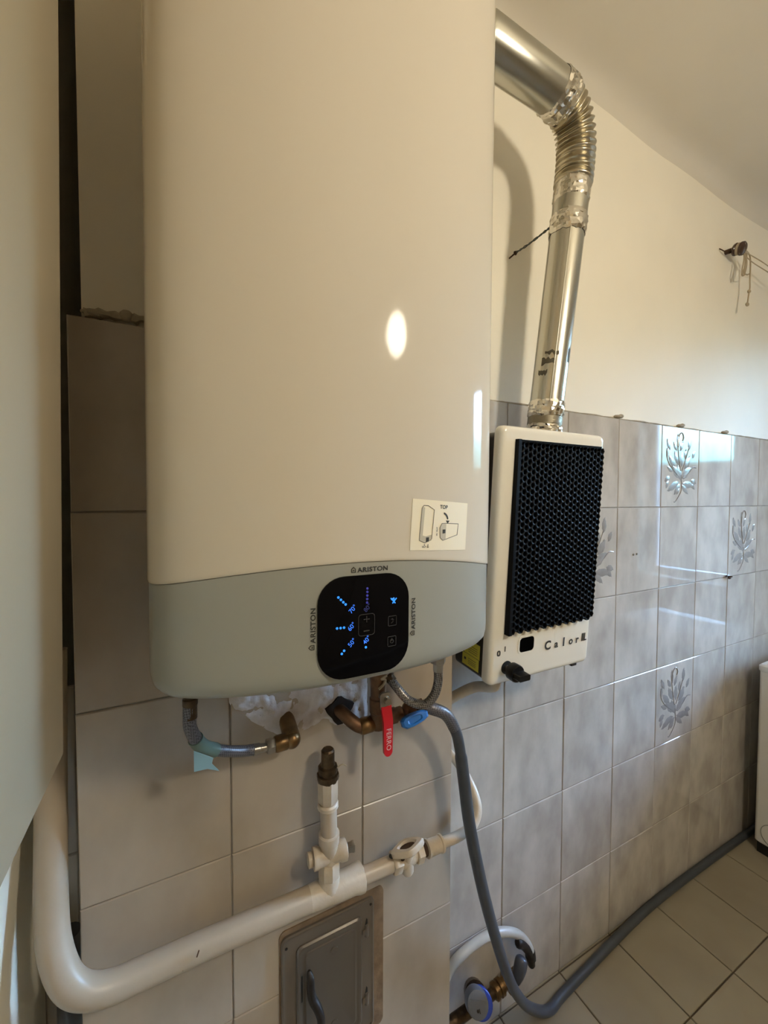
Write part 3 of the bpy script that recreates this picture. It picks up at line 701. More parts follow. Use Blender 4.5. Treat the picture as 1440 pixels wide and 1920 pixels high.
# folded seam along the lower pipe
u = ax.cross(Vector((0.55, -0.83, 0))).normalized()
sd = Vector((-0.62, -0.78, 0)); sd = (sd - ax * sd.dot(ax)).normalized()
MB().tube([A + sd * (FR + 0.0004) + ax * 0.1, B + sd * (FR + 0.0004) - ax * 0.06], 0.0016, 6).build('seam', 'steel', fl, FLo)
def crinkle(p0, p1, r, name, m, seed, amp=0.0034, n=44, k=9, lip=0.0008):
    p0 = Vector(p0); p1 = Vector(p1); t = (p1 - p0).normalized(); u = t.orthogonal().normalized(); v = t.cross(u); rings = []
    rnd = random.Random(int(seed * 10))
    for i in range(k + 1):
        c = p0 + (p1 - p0) * (i / k); ring = []
        for j in range(n):
            an = 2 * math.pi * (j + rnd.uniform(-0.35, 0.35)) / n
            sh = t * (rnd.uniform(-1, 1) * (p1 - p0).length / k * 0.35 + 0.004 * noise.noise(Vector((math.cos(an) * 2.5, math.sin(an) * 2.5, seed * 3.7 + i))))
            h = (r + 0.0001) if i in (0, k) else r + lip + amp * rnd.random() ** 1.6
            ring.append(c + sh + (u * math.cos(an) + v * math.sin(an)) * h)
        rings.append(ring)
    return MB().rings(rings, False, False).build(name, m, fl, FLo, sharp=9)
crinkle(A + ax * 0.015, A + ax * 0.045, FR, 'foil_tape', 'foil', 1.3)
crinkle(A + ax * 0.043, A + ax * 0.066, FR, 'foil_band', 'foilband', 2.1, 0.0005, lip=0.0008)
crinkle(A + ax * 0.064, A + ax * 0.105, FR, 'foil_tape', 'foil', 4.2)
C0 = A + ax * 0.560
crinkle(A + ax * 0.520, A + ax * 0.568, FR + 0.001, 'foil_tape', 'foil', 6.4, 0.003)
MB().tube([A + ax * 0.560, A + ax * 0.59, A + ax * 0.640], FR + 0.0006, 40).build('sleeve', 'steel', fl, FLo)
crinkle(A + ax * 0.600, A + ax * 0.648, FR + 0.0005, 'foil_tape', 'foil', 8.9, 0.0022)
# adhesive residue
def residue(t0, t1, a0, a1):
    vs = []; fs = []; k = 6; uu = sd; vv = ax.cross(uu)
    for i in range(k + 1):
        an = a0 + (a1 - a0) * i / k
        for t in (t0, t1):
            tt = t + 0.008 * noise.noise(Vector((i * 0.9, t * 50, 1)))
            vs.append(A + ax * tt + (uu * math.cos(an) + vv * math.sin(an)) * (FR + 0.0005))
    for i in range(k): fs.append((2 * i, 2 * i + 2, 2 * i + 3, 2 * i + 1))
    MB().add(vs, fs).build('tape_residue', 'dirt', fl, FLo)
residue(0.190, 0.205, -0.75, 0.0); residue(0.165, 0.176, -0.9, -0.35); residue(0.215, 0.222, -0.6, 0.2); residue(0.20, 0.235, 0.9, 1.15)
# corrugated elbow and upper run
E0 = A + ax * 0.645
ep = catmull([E0, E0 + ax * 0.03, (0.882, 0.703, 2.420), (0.858, 0.694, 2.462), (0.822, 0.687, 2.482), (0.790, 0.683, 2.490)], 30)
mb = MB(); L = 0; rs = []
for i, p in enumerate(ep):
    if i: L += (p - ep[i - 1]).length
    rs.append(0.0385 + 0.0078 * (0.5 + 0.5 * math.sin(2 * math.pi * L / 0.0135)) ** 0.8)
mb.tube(ep, rs, 36); mb.build('corrugated_elbow', 'flex', fl, FLo, sharp=60)
U0 = Vector((0.800, 0.684, 2.489)); U1 = Vector((0.572, 0.680, 2.495))
up = [Vector((0.812, 0.6845, 2.4875)), U0, Vector((0.72, 0.682, 2.491)), U1] + catmull([(0.558, 0.686, 2.495), (0.549, 0.704, 2.495), (0.546, 0.735, 2.495), (0.545, 0.80, 2.495)], 6)
MB().tube(up, 0.0455, 40).build('upper_pipe', 'steel', fl, FLo, sharp=60)
crinkle((0.822, 0.6870, 2.4845), (0.776, 0.683, 2.4905), 0.0458, 'foil_tape', 'foil', 12.3, 0.0040)
# upper pipe old tape mark
# nail and tie wire
nl = thing('wall_nail', 'rusty nail in plaster tied by thin grey wire to the flue', 'nail', (0.834, D, 2.225))
MB().tube([(0.834, D + 0.006, 2.225), (0.832, D - 0.022, 2.226)], 0.0022, 8).lathe([(0, 0.006), (0.003, 0.005)], (0.832, D - 0.020, 2.226), (0, -1, 0), 8).build('nail', 'rust', nl, nl.location)
tw = catmull([(0.832, D - 0.016, 2.227), (0.842, 0.820, 2.232), (0.848, 0.775, 2.238), (0.852, 0.748, 2.243)], 6)
mb = MB(); mb.tube([p + Vector((0, 0, 0.0022 * math.sin(i * 1.5))) for i, p in enumerate(tw)], 0.0017, 6); mb.tube([p + Vector((0.001, 0, -0.0022 * math.sin(i * 1.5))) for i, p in enumerate(tw)], 0.0017, 6)
wc = A + ax * 0.556; u1 = ax.orthogonal().normalized(); v1 = ax.cross(u1)
mb.build('tie_wire', 'wire', nl, nl.location)

# ------------------------------------------------------------------ cream gas pipe along the pier
gp = thing('gas_pipe', 'cream painted gas pipe running across the tiled pier with capped riser', 'pipe', (0.10, 0.695, 0.80))
GL = gp.location
big = catmull([(-0.192, 0.806, 1.30), (-0.191, 0.790, 1.18), (-0.187, 0.760, 1.04), (-0.181, 0.728, 0.955), (-0.172, 0.705, 0.895), (-0.152, 0.692, 0.848), (-0.118, 0.690, 0.824), (-0.07, 0.694, 0.817), (0.0, 0.697, 0.814), (0.10, 0.6985, 0.811), (0.205, 0.6985, 0.8085)], 8)
MB().tube(big, 0.0205, 24).build('main_pipe', 'gaspaint', gp, GL)
for c in ((0.010, 0.6755, 0.822), (-0.010, 0.678, 0.808)):
    MB().tube([c, (c[0] + 0.003, c[1], c[2] + 0.009)], 0.0011, 5).build('paint_chip', 'copper', gp, GL)
MB().lathe([(0.0, 0.0205), (0.010, 0.0215), (0.085, 0.0235), (0.096, 0.0255), (0.104, 0.0255), (0.106, 0.021)], (0.198, 0.6985, 0.8088), (1, 0, -0.02), 24).build('tee_fitting', 'whitepaint', gp, GL)
rx, ry = 0.236, 0.6985
MB().lathe([(0.0, 0.021), (0.020, 0.019), (0.026, 0.017), (0.030, 0.0165)], (rx, ry, 0.815), (0, 0, 1), 18).build('tee_branch', 'whitepaint', gp, GL)
MB().lathe([(0.0, 0.0195), (0.004, 0.0205), (0.026, 0.0205), (0.030, 0.018)], (rx, ry, 0.838), (0, 0, 1), 8).build('hex_nipple', 'whitepaint', gp, GL)
cf = MB(); cf.lathe([(-0.030, 0.0185), (-0.022, 0.0185), (-0.018, 0.0165), (0.018, 0.0165), (0.022, 0.0185), (0.032, 0.0185), (0.034, 0.014)], (rx, ry, 0.8785), (1, -0.10, 0), 20)
cf.lathe([(-0.014, 0.0165), (0.020, 0.0165), (0.024, 0.0195), (0.040, 0.0195), (0.042, 0.016)], (rx, ry, 0.8785), (0, 0, 1), 20); cf.build('cross_fitting', 'whitepaint', gp, GL)
MB().lathe([(0, 0.0105), (0.003, 0.0125), (0.010, 0.0125), (0.011, 0.009)], (rx - 0.029, ry + 0.003, 0.8785), (-1, 0.10, 0), 16).build('end_plug', 'whitepaint', gp, GL)
MB().lathe([(0, 0.0085), (0.012, 0.0085), (0.013, 0.0095), (0.018, 0.0095)], (rx + 0.031, ry - 0.003, 0.8785), (1, -0.10, 0), 4).build('square_plug', 'nickel', gp, GL)
MB().tube([(rx, ry, 0.915), (rx - 0.001, ry, 0.96), (rx - 0.002, ry, 0.990)], 0.0155, 20).build('riser_pipe', 'gaspaint', gp, GL)
MB().lathe([(0, 0.0165), (0.003, 0.0195), (0.009, 0.0195), (0.012, 0.017)], (rx - 0.002, ry, 0.968), (0, 0, 1), 20).build('pipe_collar', 'whitepaint', gp, GL)
MB().lathe([(0, 0.017), (0.004, 0.0195), (0.032, 0.0195), (0.034, 0.020), (0.042, 0.020)], (rx - 0.002, ry, 0.982), (0, 0, 1), 8).build('socket', 'whitepaint', gp, GL)
pg = MB(); pg.lathe([(0, 0.0195), (0.006, 0.021), (0.012, 0.0205), (0.013, 0.017), (0.019, 0.019), (0.026, 0.018), (0.028, 0.0135), (0.034, 0.013), (0.036, 0.0125), (0.055, 0.0125), (0.058, 0.010)], (rx - 0.002, ry, 1.022), (0, 0, 1), 10)
pl = pg.build('cap_plug', 'darkbrass', gp, GL); pl['label'] = 'dark brown unpainted cap on top'
MB().tube(catmull([(rx + 0.012, ry - 0.012, 1.047), (rx + 0.022, ry - 0.014, 1.052), (rx + 0.030, ry - 0.014, 1.047)], 4), 0.0012, 5).build('hemp_strand', 'string', gp, GL)
thin = catmull([(0.300, 0.6985, 0.8068), (0.34, 0.698, 0.8060), (0.372, 0.698, 0.8050)], 4)
MB().tube(thin, 0.0150, 20).build('branch_pipe', 'gaspaint', gp, GL)
hexnut(MB(), (0.368, 0.698, 0.8050), (1, 0, -0.04), 0.0205, 0.020).build('hex_nut', 'whitepaint', gp, GL)
vb = MB(); vb.lathe([(0, 0.0145), (0.006, 0.017), (0.030, 0.017), (0.036, 0.014), (0.052, 0.014)], (0.385, 0.698, 0.8045), (1, 0, -0.04), 18)
vb.lathe([(0, 0.015), (0.024, 0.012), (0.029, 0.008)], (0.402, 0.696, 0.8035), (0, -0.25, -1), 14); vb.lathe([(0, 0.013), (0.020, 0.012), (0.026, 0.0085)], (0.402, 0.694, 0.806), (-0.15, -0.30, 1), 14)
gv = vb.build('valve_body', 'whitepaint', gp, GL)
hc = Vector((0.398, 0.684, 0.836)); hu = Vector((0.96, -0.18, 0.20)).normalized(); hw = Vector((0.02, 0.18, 0.97)).normalized(); hw = (hw - hu * hw.dot(hu)).normalized(); hv = hw.cross(hu)
def HF(x, z, d): return hc + hu * x + hv * z + hw * d
mb = MB(); o = [(0.036 * math.cos(t) * (1 - 0.12 * abs(math.sin(2 * t))), 0.019 * math.sin(t) * (1 + 0.10 * math.cos(4 * t))) for t in [2 * math.pi * k / 24 for k in range(24)]]
mb.rings([[HF(x * s, z * s, d) for x, z in o] for s, d in ((0.86, -0.006), (1.0, -0.003), (1.0, 0.005), (0.9, 0.008), (0.60, 0.0085), (0.5, 0.003))])
vh = mb.build('valve_handle', 'whitepaint', gp, GL)
MB().slab([(0.016 * math.cos(t), 0.0085 * math.sin(t)) for t in [2 * math.pi * k / 14 for k in range(14)]], HF, 0.002, 0.0048).build('handle_recess', 'rust', vh, GL)
MB().tube([HF(-0.035, -0.002, 0.0), HF(-0.0365, 0.003, -0.001)], 0.004, 8).build('paint_chip', 'plinth', vh, GL)
for c in ((0.386, 0.683, 0.819), (0.405, 0.681, 0.821)):
    MB().ball(c, 0.0045, 0.003, 0.003, 8, 5).build('paint_chip', 'rust', gp, GL)
hexnut(MB(), (0.424, 0.698, 0.8030), (1, 0, -0.04), 0.0195, 0.016).build('hex_nut', 'whitepaint', gp, GL)
MB().tube([(0.438, 0.698, 0.8025), (0.452, 0.698, 0.802)], 0.0125, 16).build('nipple', 'rust', gp, GL)
MB().lathe([(0, 0.013), (0.002, 0.0175), (0.006, 0.0175), (0.008, 0.0160), (0.034, 0.0155), (0.036, 0.0175), (0.040, 0.0175), (0.042, 0.0125)], (0.450, 0.698, 0.802), (1, 0, -0.05), 20).build('socket', 'whitepaint', gp, GL)
thin2 = catmull([(0.488, 0.698, 0.8000), (0.535, 0.698, 0.7985), (0.575, 0.701, 0.804), (0.600, 0.712, 0.824), (0.606, 0.735, 0.852), (0.603, 0.770, 0.880), (0.596, 0.805, 0.898), (0.585, 0.835, 0.910), (0.577, 0.848, 0.94), (0.575, 0.850, 1.0)], 8)
MB().tube(thin2, 0.0105, 18).build('wrap_pipe', 'whitepaint', gp, GL)

MB().tube(catmull([(0.575, 0.852, 0.99), (0.592, 0.852, 1.005), (0.625, 0.852, 1.018), (0.665, 0.848, 1.030), (0.690, 0.830, 1.045), (0.690, 0.790, 1.062), (0.684, 0.755, 1.080), (0.682, 0.745, 1.105)], 8), 0.0135, 16).build('heater_feed', 'whitepaint', gp, GL)

# ------------------------------------------------------------------ left braided hose and its brass wall elbow
h1 = thing('braided_hose', 'braided hose with green tape curving below left end of the water heater', 'hose', (0.005, 0.62, 1.10), group=None)
HL = h1.location
path1 = catmull([(0.005, 0.62, 1.262), (0.004, 0.62, 1.236), (0.006, 0.628, 1.212), (0.020, 0.648, 1.174), (0.046, 0.668, 1.148), (0.080, 0.684, 1.128), (0.104, 0.690, 1.121)], 10)
MB().tube(path1, 0.0088, 16).build('braid', 'braiddark', h1, HL)
MB().lathe([(0, 0.0085), (0.030, 0.0085), (0.032, 0.0102), (0.040, 0.0102), (0.042, 0.0092), (0.060, 0.0092)], (0.005, 0.62, 1.294), (0, 0, -1), 14).build('ferrule', 'darkbrass', h1, HL)
MB().lathe([(0, 0.0095), (0.010, 0.0095), (0.011, 0.0075), (0.024, 0.0070)], (0.100, 0.689, 1.1215), (1, 0.12, -0.13), 14).build('ferrule', 'nickel', h1, HL)
hexnut(MB(), (0.122, 0.692, 1.119), (1, 0.08, -0.05), 0.0125, 0.015).build('hex_nut', 'nickel', h1, HL)
tp = [p for p in path1 if 1.152 < p.z < 1.196]
tt = MB().tube(tp, 0.0105, 16).build('tape_wrap', 'tapegreen', h1, HL)
mb = MB(); T0 = Vector((0.019, 0.640, 1.166))
for y_ in (0, 0.0008):
    pass
mb.rings([[T0 + Vector((x, -0.004 + y_, z)) for x, z in ((-0.010, 0.010), (0.016, -0.008), (0.014, -0.016), (0.024, -0.030), (0.008, -0.022), (-0.010, -0.021))] for y_ in (0, 0.001)])
mb.build('tape_tail', 'tapeblue', h1, HL)
el = thing('pipe_elbow', 'brass elbow stub coming out of the rough plaster patch', 'pipe fitting', (0.165, DP, 1.12))
mb = MB(); mb.lathe([(0, 0.0125), (0.003, 0.014), (0.020, 0.014), (0.024, 0.0115)], (0.136, 0.693, 1.1185), (1, 0.04, 0), 18); mb.ball((0.166, 0.694, 1.119), 0.0155, 0.0155, 0.0155, 16, 10)
mb.tube([(0.166, 0.694, 1.121), (0.166, 0.714, 1.129), (0.166, 0.742, 1.138)], [0.0148, 0.0145, 0.0145], 18); mb.build('elbow_body', 'brass', el, el.location)

# ------------------------------------------------------------------ centre: brown pipe, red ball valve, blue valve
bp_ = thing('ball_valve', 'old brown valve pipe with long red lever under the water heater', 'valve', (0.337, DP, 1.12))
BL = bp_.location
mb = MB(); mb.tube(catmull([(0.262, 0.745, 1.135), (0.272, 0.722, 1.128), (0.288, 0.704, 1.113), (0.303, 0.697, 1.105), (0.320, 0.695, 1.106)], 6), 0.0125, 16); mb.build('elbow_pipe', 'copper', bp_, BL)
MB().lathe([(0, 0.0135), (0.004, 0.0155), (0.022, 0.0155), (0.030, 0.0135)], (0.298, 0.697, 1.106), (1, -0.05, 0.04), 16).build('elbow_socket', 'brass', bp_, BL)
mb = MB(); mb.lathe([(0, 0.0155), (0.030, 0.0155), (0.032, 0.0175), (0.058, 0.0175), (0.060, 0.0150), (0.090, 0.0150), (0.100, 0.0165), (0.112, 0.0165), (0.114, 0.012)], (0.335, 0.693, 1.098), (0, 0, 1), 14)
mb.lathe([(0, 0.014), (0.022, 0.014), (0.026, 0.0155), (0.038, 0.0155)], (0.335, 0.693, 1.112), (1, 0, 0.03), 14)
vbod = mb.build('valve_body', 'copper', bp_, BL)
MB().lathe([(0, 0.0075), (0.018, 0.0075), (0.019, 0.0065), (0.026, 0.0065)], (0.336, 0.678, 1.167), (0, -1, 0), 14).build('valve_stem', 'nickel', bp_, BL)
hexnut(MB(), (0.336, 0.656, 1.167), (0, -1, 0), 0.0075, 0.006).build('stem_nut', 'nickel', bp_, BL)
RF = lambda x, z, d: (0.335 + x, 0.662 - d - 0.010 * max(0, min(1, (0.0 - z) / 0.03)) , 1.160 + z)
lev = MB(); lev.slab(rrect(-0.0115, -0.012, 0.0105, 0.020, 0.006, 4), RF, -0.0012, 0.0012)
lev.build('lever_plate', 'nickel', bp_, BL)
mb = MB(); pl_ = [(-0.0105, -0.004), (-0.0095, -0.03), (-0.0085, -0.086)] + [(-0.0085 + 0.0085 * (1 - math.cos(t)), -0.086 - 0.0088 * math.sin(t)) for t in [math.pi * k / 8 for k in range(1, 8)]] + [(0.0085, -0.086), (0.0095, -0.03), (0.0105, -0.004)]
mb.slab(pl_, RF, -0.003, 0.0035); rl = mb.build('red_lever', 'red', bp_, BL); rl['label'] = 'long red lever'
mb = MB(); text_mb(mb, 'FERRO', 0.0135, RF, 0.0, -0.062, -math.pi / 2, 0.01, 1.05, 1.0, d=0.0042); mb.build('lettering', 'whiteprint', rl, BL)
MB().slab([(-0.0100, 0.000), (0.0095, 0.001), (0.0095, 0.006), (-0.0095, 0.006)], RF, -0.0025, 0.0025).build('blue_gasket', 'bluering', bp_, BL)
wp = MB(); wp.tube(catmull([(0.328, 0.676, 1.182), (0.337, 0.674, 1.190), (0.342, 0.676, 1.198), (0.334, 0.677, 1.20), (0.345, 0.675, 1.206)], 5), 0.0026, 6); wp.build('hemp_packing', 'string', bp_, BL)

bv = thing('angle_valve', 'brass valve with blue handle beside the red lever', 'valve', (0.390, DP, 1.12))
VL = bv.location
mb = MB(); mb.lathe([(0, 0.011), (0.006, 0.0135), (0.014, 0.0135), (0.018, 0.010), (0.030, 0.010)], (0.372, 0.693, 1.1135), (1, -0.05, 0.08), 12)
mb.ball((0.404, 0.691, 1.1185), 0.016, 0.016, 0.015, 14, 8); mb.lathe([(0, 0.010), (0.018, 0.010), (0.020, 0.012), (0.030, 0.012)], (0.404, 0.691, 1.1185), (1, -0.25, 0.25), 12)
mb.lathe([(0, 0.010), (0.014, 0.009), (0.022, 0.0065)], (0.404, 0.686, 1.1185), (0.0, -1, 0), 12); mb.build('valve_body', 'copper', bv, VL)
bc = Vector((0.396, 0.660, 1.1165)); bu = Vector((0.97, -0.10, 0.22)).normalized(); bw = Vector((0.1, -0.9, 0.4)); bw = (bw - bu * bw.dot(bu)).normalized(); bv2 = bw.cross(bu)
BF = lambda x, z, d: bc + bu * x + bv2 * z + bw * d
o = [(-0.027, -0.0055), (-0.020, -0.0115), (-0.006, -0.0125), (0.006, -0.0115), (0.020, -0.0095), (0.029, -0.006), (0.030, 0.004), (0.022, 0.0085), (0.006, 0.0105), (-0.008, 0.0105), (-0.021, 0.0085), (-0.027, 0.004)]
MB().rings([[BF(x * s, z * s, d) for x, z in o] for s, d in ((0.82, -0.008), (1, -0.005), (1, 0.004), (0.85, 0.008), (0.55, 0.0085), (0.45, 0.006))]).build('blue_handle', 'bluelever', bv, VL)['label'] = 'blue butterfly handle'
MB().lathe([(0, 0.0065), (0.012, 0.0065), (0.014, 0.0045)], (0.405, 0.672, 1.136), (-0.3, -0.3, 1), 10).build('drain_nipple', 'whitepaint', bv, VL)

h2 = thing('braided_hose', 'steel braided hose looping from right end of the water heater to brown valve', 'hose', (0.424, 0.62, 1.15))
HL = h2.location
path2 = catmull([(0.425, 0.62, 1.225), (0.425, 0.62, 1.200), (0.417, 0.622, 1.174), (0.400, 0.630, 1.157), (0.378, 0.648, 1.162), (0.362, 0.666, 1.182), (0.354, 0.682, 1.197)], 10)
MB().tube(path2, 0.0085, 16).build('braid', 'braid', h2, HL)
MB().lathe([(0, 0.009), (0.05, 0.009)], (0.4245, 0.62, 1.295), (0, 0, -1), 12).build('hose_tail', 'nickel', h2, HL)
hexnut(MB(), (0.4245, 0.62, 1.256), (0, 0, -1), 0.0150, 0.020).build('hex_nut', 'nickel', h2, HL)
MB().lathe([(0, 0.0095), (0.028, 0.0095)], (0.4245, 0.62, 1.248), (0.01, 0, -1), 8).build('ferrule', 'nickel', h2, HL)
MB().lathe([(0, 0.0095), (0.012, 0.0100), (0.010, 0.0120), (0.014, 0.0120), (0.016, 0.010)], (0.359, 0.676, 1.190), (-0.45, 0.55, 0.62), 12).build('hex_nut', 'darkbrass', h2, HL)

h3 = thing('washing_hose', 'long grey hose hanging from the blue valve down to floor and along wall', 'hose', (0.56, 0.66, 0.0))
HL = h3.location
path3 = catmull([(0.424, 0.676, 1.127), (0.442, 0.662, 1.124), (0.472, 0.659, 1.106), (0.497, 0.664, 1.068), (0.513, 0.670, 1.030), (0.530, 0.676, 0.953), (0.541, 0.672, 0.862), (0.560, 0.672, 0.772), (0.602, 0.684, 0.633), (0.664, 0.708, 0.468), (0.722, 0.732, 0.333), (0.788, 0.763, 0.209), (0.850, 0.783, 0.118), (0.918, 0.795, 0.050), (0.965, 0.802, 0.024), (1.02, 0.815, 0.0135), (1.156, 0.827, 0.0135), (1.342, 0.843, 0.0135), (1.558, 0.856, 0.0135), (1.858, 0.8585, 0.0135), (2.20, 0.855, 0.0135), (2.45, 0.852, 0.0135)], 10)
MB().tube(path3, [0.0115 if p.z > 1.0 else 0.0132 for p in path3], 16).build('hose_tube', 'hose', h3, HL)
MB().tube([p for p in path3[2:30]], 0.0122, 16).build('braided_end', 'braiddark', h3, HL)
MB().lathe([(0, 0.0125), (0.016, 0.0125), (0.018, 0.011)], path3[0] - Vector((0.006, -0.004, 0)), path3[6] - path3[0], 12).build('hose_nut', 'darkbrass', h3, HL)

# ------------------------------------------------------------------ chimney cleaning door
cd = thing('cleaning_door', 'grey sheet metal chimney cleaning door low on tiled pier', 'access door', (0.258, DP, 0.58))
CL = cd.location
CF = lambda x, z, d: (x, DP - d, z)
mb = MB(); ns = []
for x, z in rrect(0.149, 0.430, 0.367, 0.731, 0.012, 4) : ns.append((x + 0.0018 * noise.noise(Vector((x * 90, z * 90, 2))), z + 0.0018 * noise.noise(Vector((x * 90, z * 90, 7)))))
mb.slab(ns, CF, -0.001, 0.0022); mb.build('mortar_bed', 'mortar_brown', cd, CL)
rf = MB(); rf.rings([[Vector(CF(x, z, d)) for x, z in rrect(0.1525 + i, 0.440 + i, 0.3435 - i, 0.7215 - i, 0.012, 5)] for i, d in ((0, 0.0015), (0, 0.006), (0.003, 0.0075), (0.0055, 0.0062), (0.008, 0.0060))]); rf.build('door_frame', 'doorgrey', cd, CL)
dl = MB(); dl.rings([[Vector(CF(x, z, d)) for x, z in rrect(0.1805 + i, 0.462 + i, 0.3155 - i, 0.6935 - i, 0.011, 5)] for i, d in ((0, 0.005), (0, 0.0085), (0.0025, 0.0115), (0.006, 0.0118), (0.0085, 0.0108), (0.014, 0.0106))]); leafd = dl.build('door_leaf', 'doordark', cd, CL)
MB().rings([[Vector(CF(x, z, d)) for x, z in rrect(0.196 + i, 0.478 + i, 0.302 - i, 0.678 - i, 0.008, 4)] for i, d in ((0, 0.0105), (0.0012, 0.0116), (0.003, 0.0117), (0.005, 0.0112))]).build('raised_panel', 'doordark', leafd, CL)
for x, z in ((0.162, 0.700), (0.336, 0.706), (0.337, 0.449), (0.162, 0.449)):
    MB().slab(circle(x, z, 0.0026, 10), CF, 0.005, 0.0068).build('screw_hole', 'plinth', cd, CL)
for z in (0.658, 0.512):
    mb = MB(); mb.tube([CF(0.3270, z - 0.014, 0.007), CF(0.3270, z + 0.010, 0.007)], 0.0042, 10); mb.slab(rrect(0.317, z - 0.010, 0.332, z + 0.002, 0.002, 2), CF, 0.006, 0.0085)
    hg = mb.build('hinge', 'doorgrey', cd, CL)
    MB().slab([(0.3235, z + 0.010), (0.3290, z + 0.011), (0.3285, z + 0.020), (0.3265, z + 0.023)], CF, 0.005, 0.0068).build('hinge_slot', 'plinth', hg, CL)
for z in (0.655, 0.505):
    MB().slab(circle(0.255, z, 0.0075, 14), CF, 0.0105, 0.0125).build('rivet', 'doordark', leafd, CL)
MB().slab(rrect(0.1885, 0.585, 0.1915, 0.637, 0.0014, 2), CF, 0.0105, 0.0113).build('latch_slot', 'plinth', leafd, CL)
hd = MB(); hp_ = [Vector(CF(x, z, d)) for x, z, d in ((0.201, 0.652, 0.020), (0.203, 0.640, 0.026), (0.203, 0.618, 0.028), (0.206, 0.603, 0.030), (0.213, 0.590, 0.036), (0.218, 0.572, 0.040), (0.218, 0.548, 0.040), (0.215, 0.538, 0.038))]
hd.tube(catmull(hp_, 4), [0.003 + 0.0052 * math.sin(min(1, max(0.0, i / 29 * 1.02)) * math.pi) ** 0.45 for i in range(29)], 10)
hd.tube([CF(0.205, 0.606, 0.010), CF(0.205, 0.606, 0.032)], 0.006, 10); hd.build('latch_handle', 'darkiron', cd, CL)['label'] = 'dark iron twist handle'

# ------------------------------------------------------------------ water meter corner near the floor
wm = thing('water_meter', 'small round grey water meter with blue ring at the pier foot', 'water meter', (0.655, 0.80, 0.20))
WMl = wm.location
md = Vector((-0.34, -0.72, 0.62)).normalized(); mc = Vector((0.668, 0.795, 0.232))
MB().lathe([(0, 0.028), (0.012, 0.0295), (0.030, 0.0285), (0.038, 0.026), (0.040, 0.017)], mc, md, 28).build('dial_cap', 'meter', wm, WMl)
mb = MB(); um = md.cross(Vector((0, 0, 1))).normalized(); vm = um.cross(md)
MF = lambda x, z, d: mc + um * x + vm * z + md * (0.040 + d)
mb.slab([(-0.021, 0.002), (0.019, 0.007), (0.020, 0.011), (-0.020, 0.006)], MF, -0.001, 0.002); mb.build('cap_hinge', 'meter', wm, WMl)
mb = MB(); mb.slab(circle(0.002, -0.010, 0.003, 8), MF, -0.001, 0.0012); mb.slab([(-0.004, -0.014), (-0.002, -0.014), (-0.001, -0.006), (-0.003, -0.006)], MF, -0.001, 0.001); mb.build('cap_mark', 'darkiron', wm, WMl)
MB().lathe([(-0.022, 0.025), (-0.020, 0.0305), (0.004, 0.0305), (0.006, 0.028)], mc + Vector((0.017, -0.003, -0.018)), md, 28).build('sealing_ring', 'bluering', wm, WMl)['label'] = 'blue plastic ring'
MB().lathe([(-0.055, 0.022), (-0.048, 0.028), (-0.018, 0.030)], mc + Vector((0.012, 0.004, -0.010)), md, 20).build('meter_body', 'darkbrass', wm, WMl)
MB().lathe([(0, 0.015), (0.12, 0.015)], (0.56, 0.82, 0.17), (1, 0, 0.02), 14).build('inlet_pipe', 'darkbrass', wm, WMl)

sv = thing('stop_valve', 'brass stop valve with dark lever behind the grey hose near floor', 'valve', (0.80, 0.835, 0.15))
SV = sv.location
b0 = Vector((0.768, 0.836, 0.145)); bd = Vector((1, 0.02, 0.10)).normalized()
mb = MB(); mb.lathe([(0, 0.016), (0.004, 0.021), (0.012, 0.021), (0.014, 0.0165), (0.018, 0.0165), (0.020, 0.0215), (0.030, 0.0215), (0.032, 0.017), (0.048, 0.016), (0.052, 0.019), (0.074, 0.019), (0.078, 0.015), (0.092, 0.015)], b0, bd, 12)
mb.lathe([(0, 0.014), (0.028, 0.013), (0.034, 0.010)], b0 + bd * 0.062, (0.1, -0.35, -1), 12); mb.build('valve_body', 'brass', sv, SV)
MB().tube(catmull([b0 + Vector((0.066, -0.018, 0.018)), b0 + Vector((0.078, -0.020, 0.046)), b0 + Vector((0.088, -0.018, 0.064)), b0 + Vector((0.094, -0.016, 0.074))], 5), [0.013, 0.014, 0.015, 0.016, 0.0165, 0.017, 0.0175, 0.018, 0.018, 0.018, 0.0175, 0.017, 0.016, 0.015, 0.013, 0.010][:16], 10).build('lever', 'pvcdark', sv, SV)
MB().tube([(0.712, 0.836, 0.140), b0 + bd * 0.004], 0.0135, 14).build('meter_union', 'darkbrass', sv, SV)

lp = thing('white_pipe', 'thin white pipe arching over the brass stop valve near the floor', 'pipe', (0.80, 0.845, 0.2))
LPl = lp.location
MB().tube(catmull([(0.585, 0.852, 0.215), (0.612, 0.852, 0.255), (0.645, 0.852, 0.285), (0.700, 0.852, 0.300), (0.765, 0.852, 0.300), (0.825, 0.850, 0.282), (0.872, 0.848, 0.252), (0.905, 0.845, 0.212), (0.922, 0.843, 0.172)], 8), 0.0125, 16).build('bent_tube', 'greywhite', lp, LPl)
mb = MB(); mb.lathe([(-0.004, 0.0135), (0.0, 0.0155), (0.020, 0.0160), (0.022, 0.0125), (0.040, 0.0115), (0.046, 0.008)], (0.917, 0.843, 0.182), (0.10, -0.06, -1), 10)
mb.tube(catmull([(0.858, 0.836, 0.246), (0.880, 0.838, 0.228), (0.902, 0.840, 0.200), (0.916, 0.842, 0.172), (0.920, 0.843, 0.150)], 5), [0.008] + [0.0125] * 15 + [0.011, 0.010, 0.009, 0.008, 0.007], 10)
mb.build('end_fitting', 'darkiron', lp, LPl)

dp = MB().tube([(-0.186, 0.835, 0.0), (-0.186, 0.835, 0.50), (-0.186, 0.835, 0.80)], 0.018, 16).build('drain_pipe', 'pvcdark')
tag(dp, 'dark grey upright pipe in the gap left of the tiled pier', 'pipe')

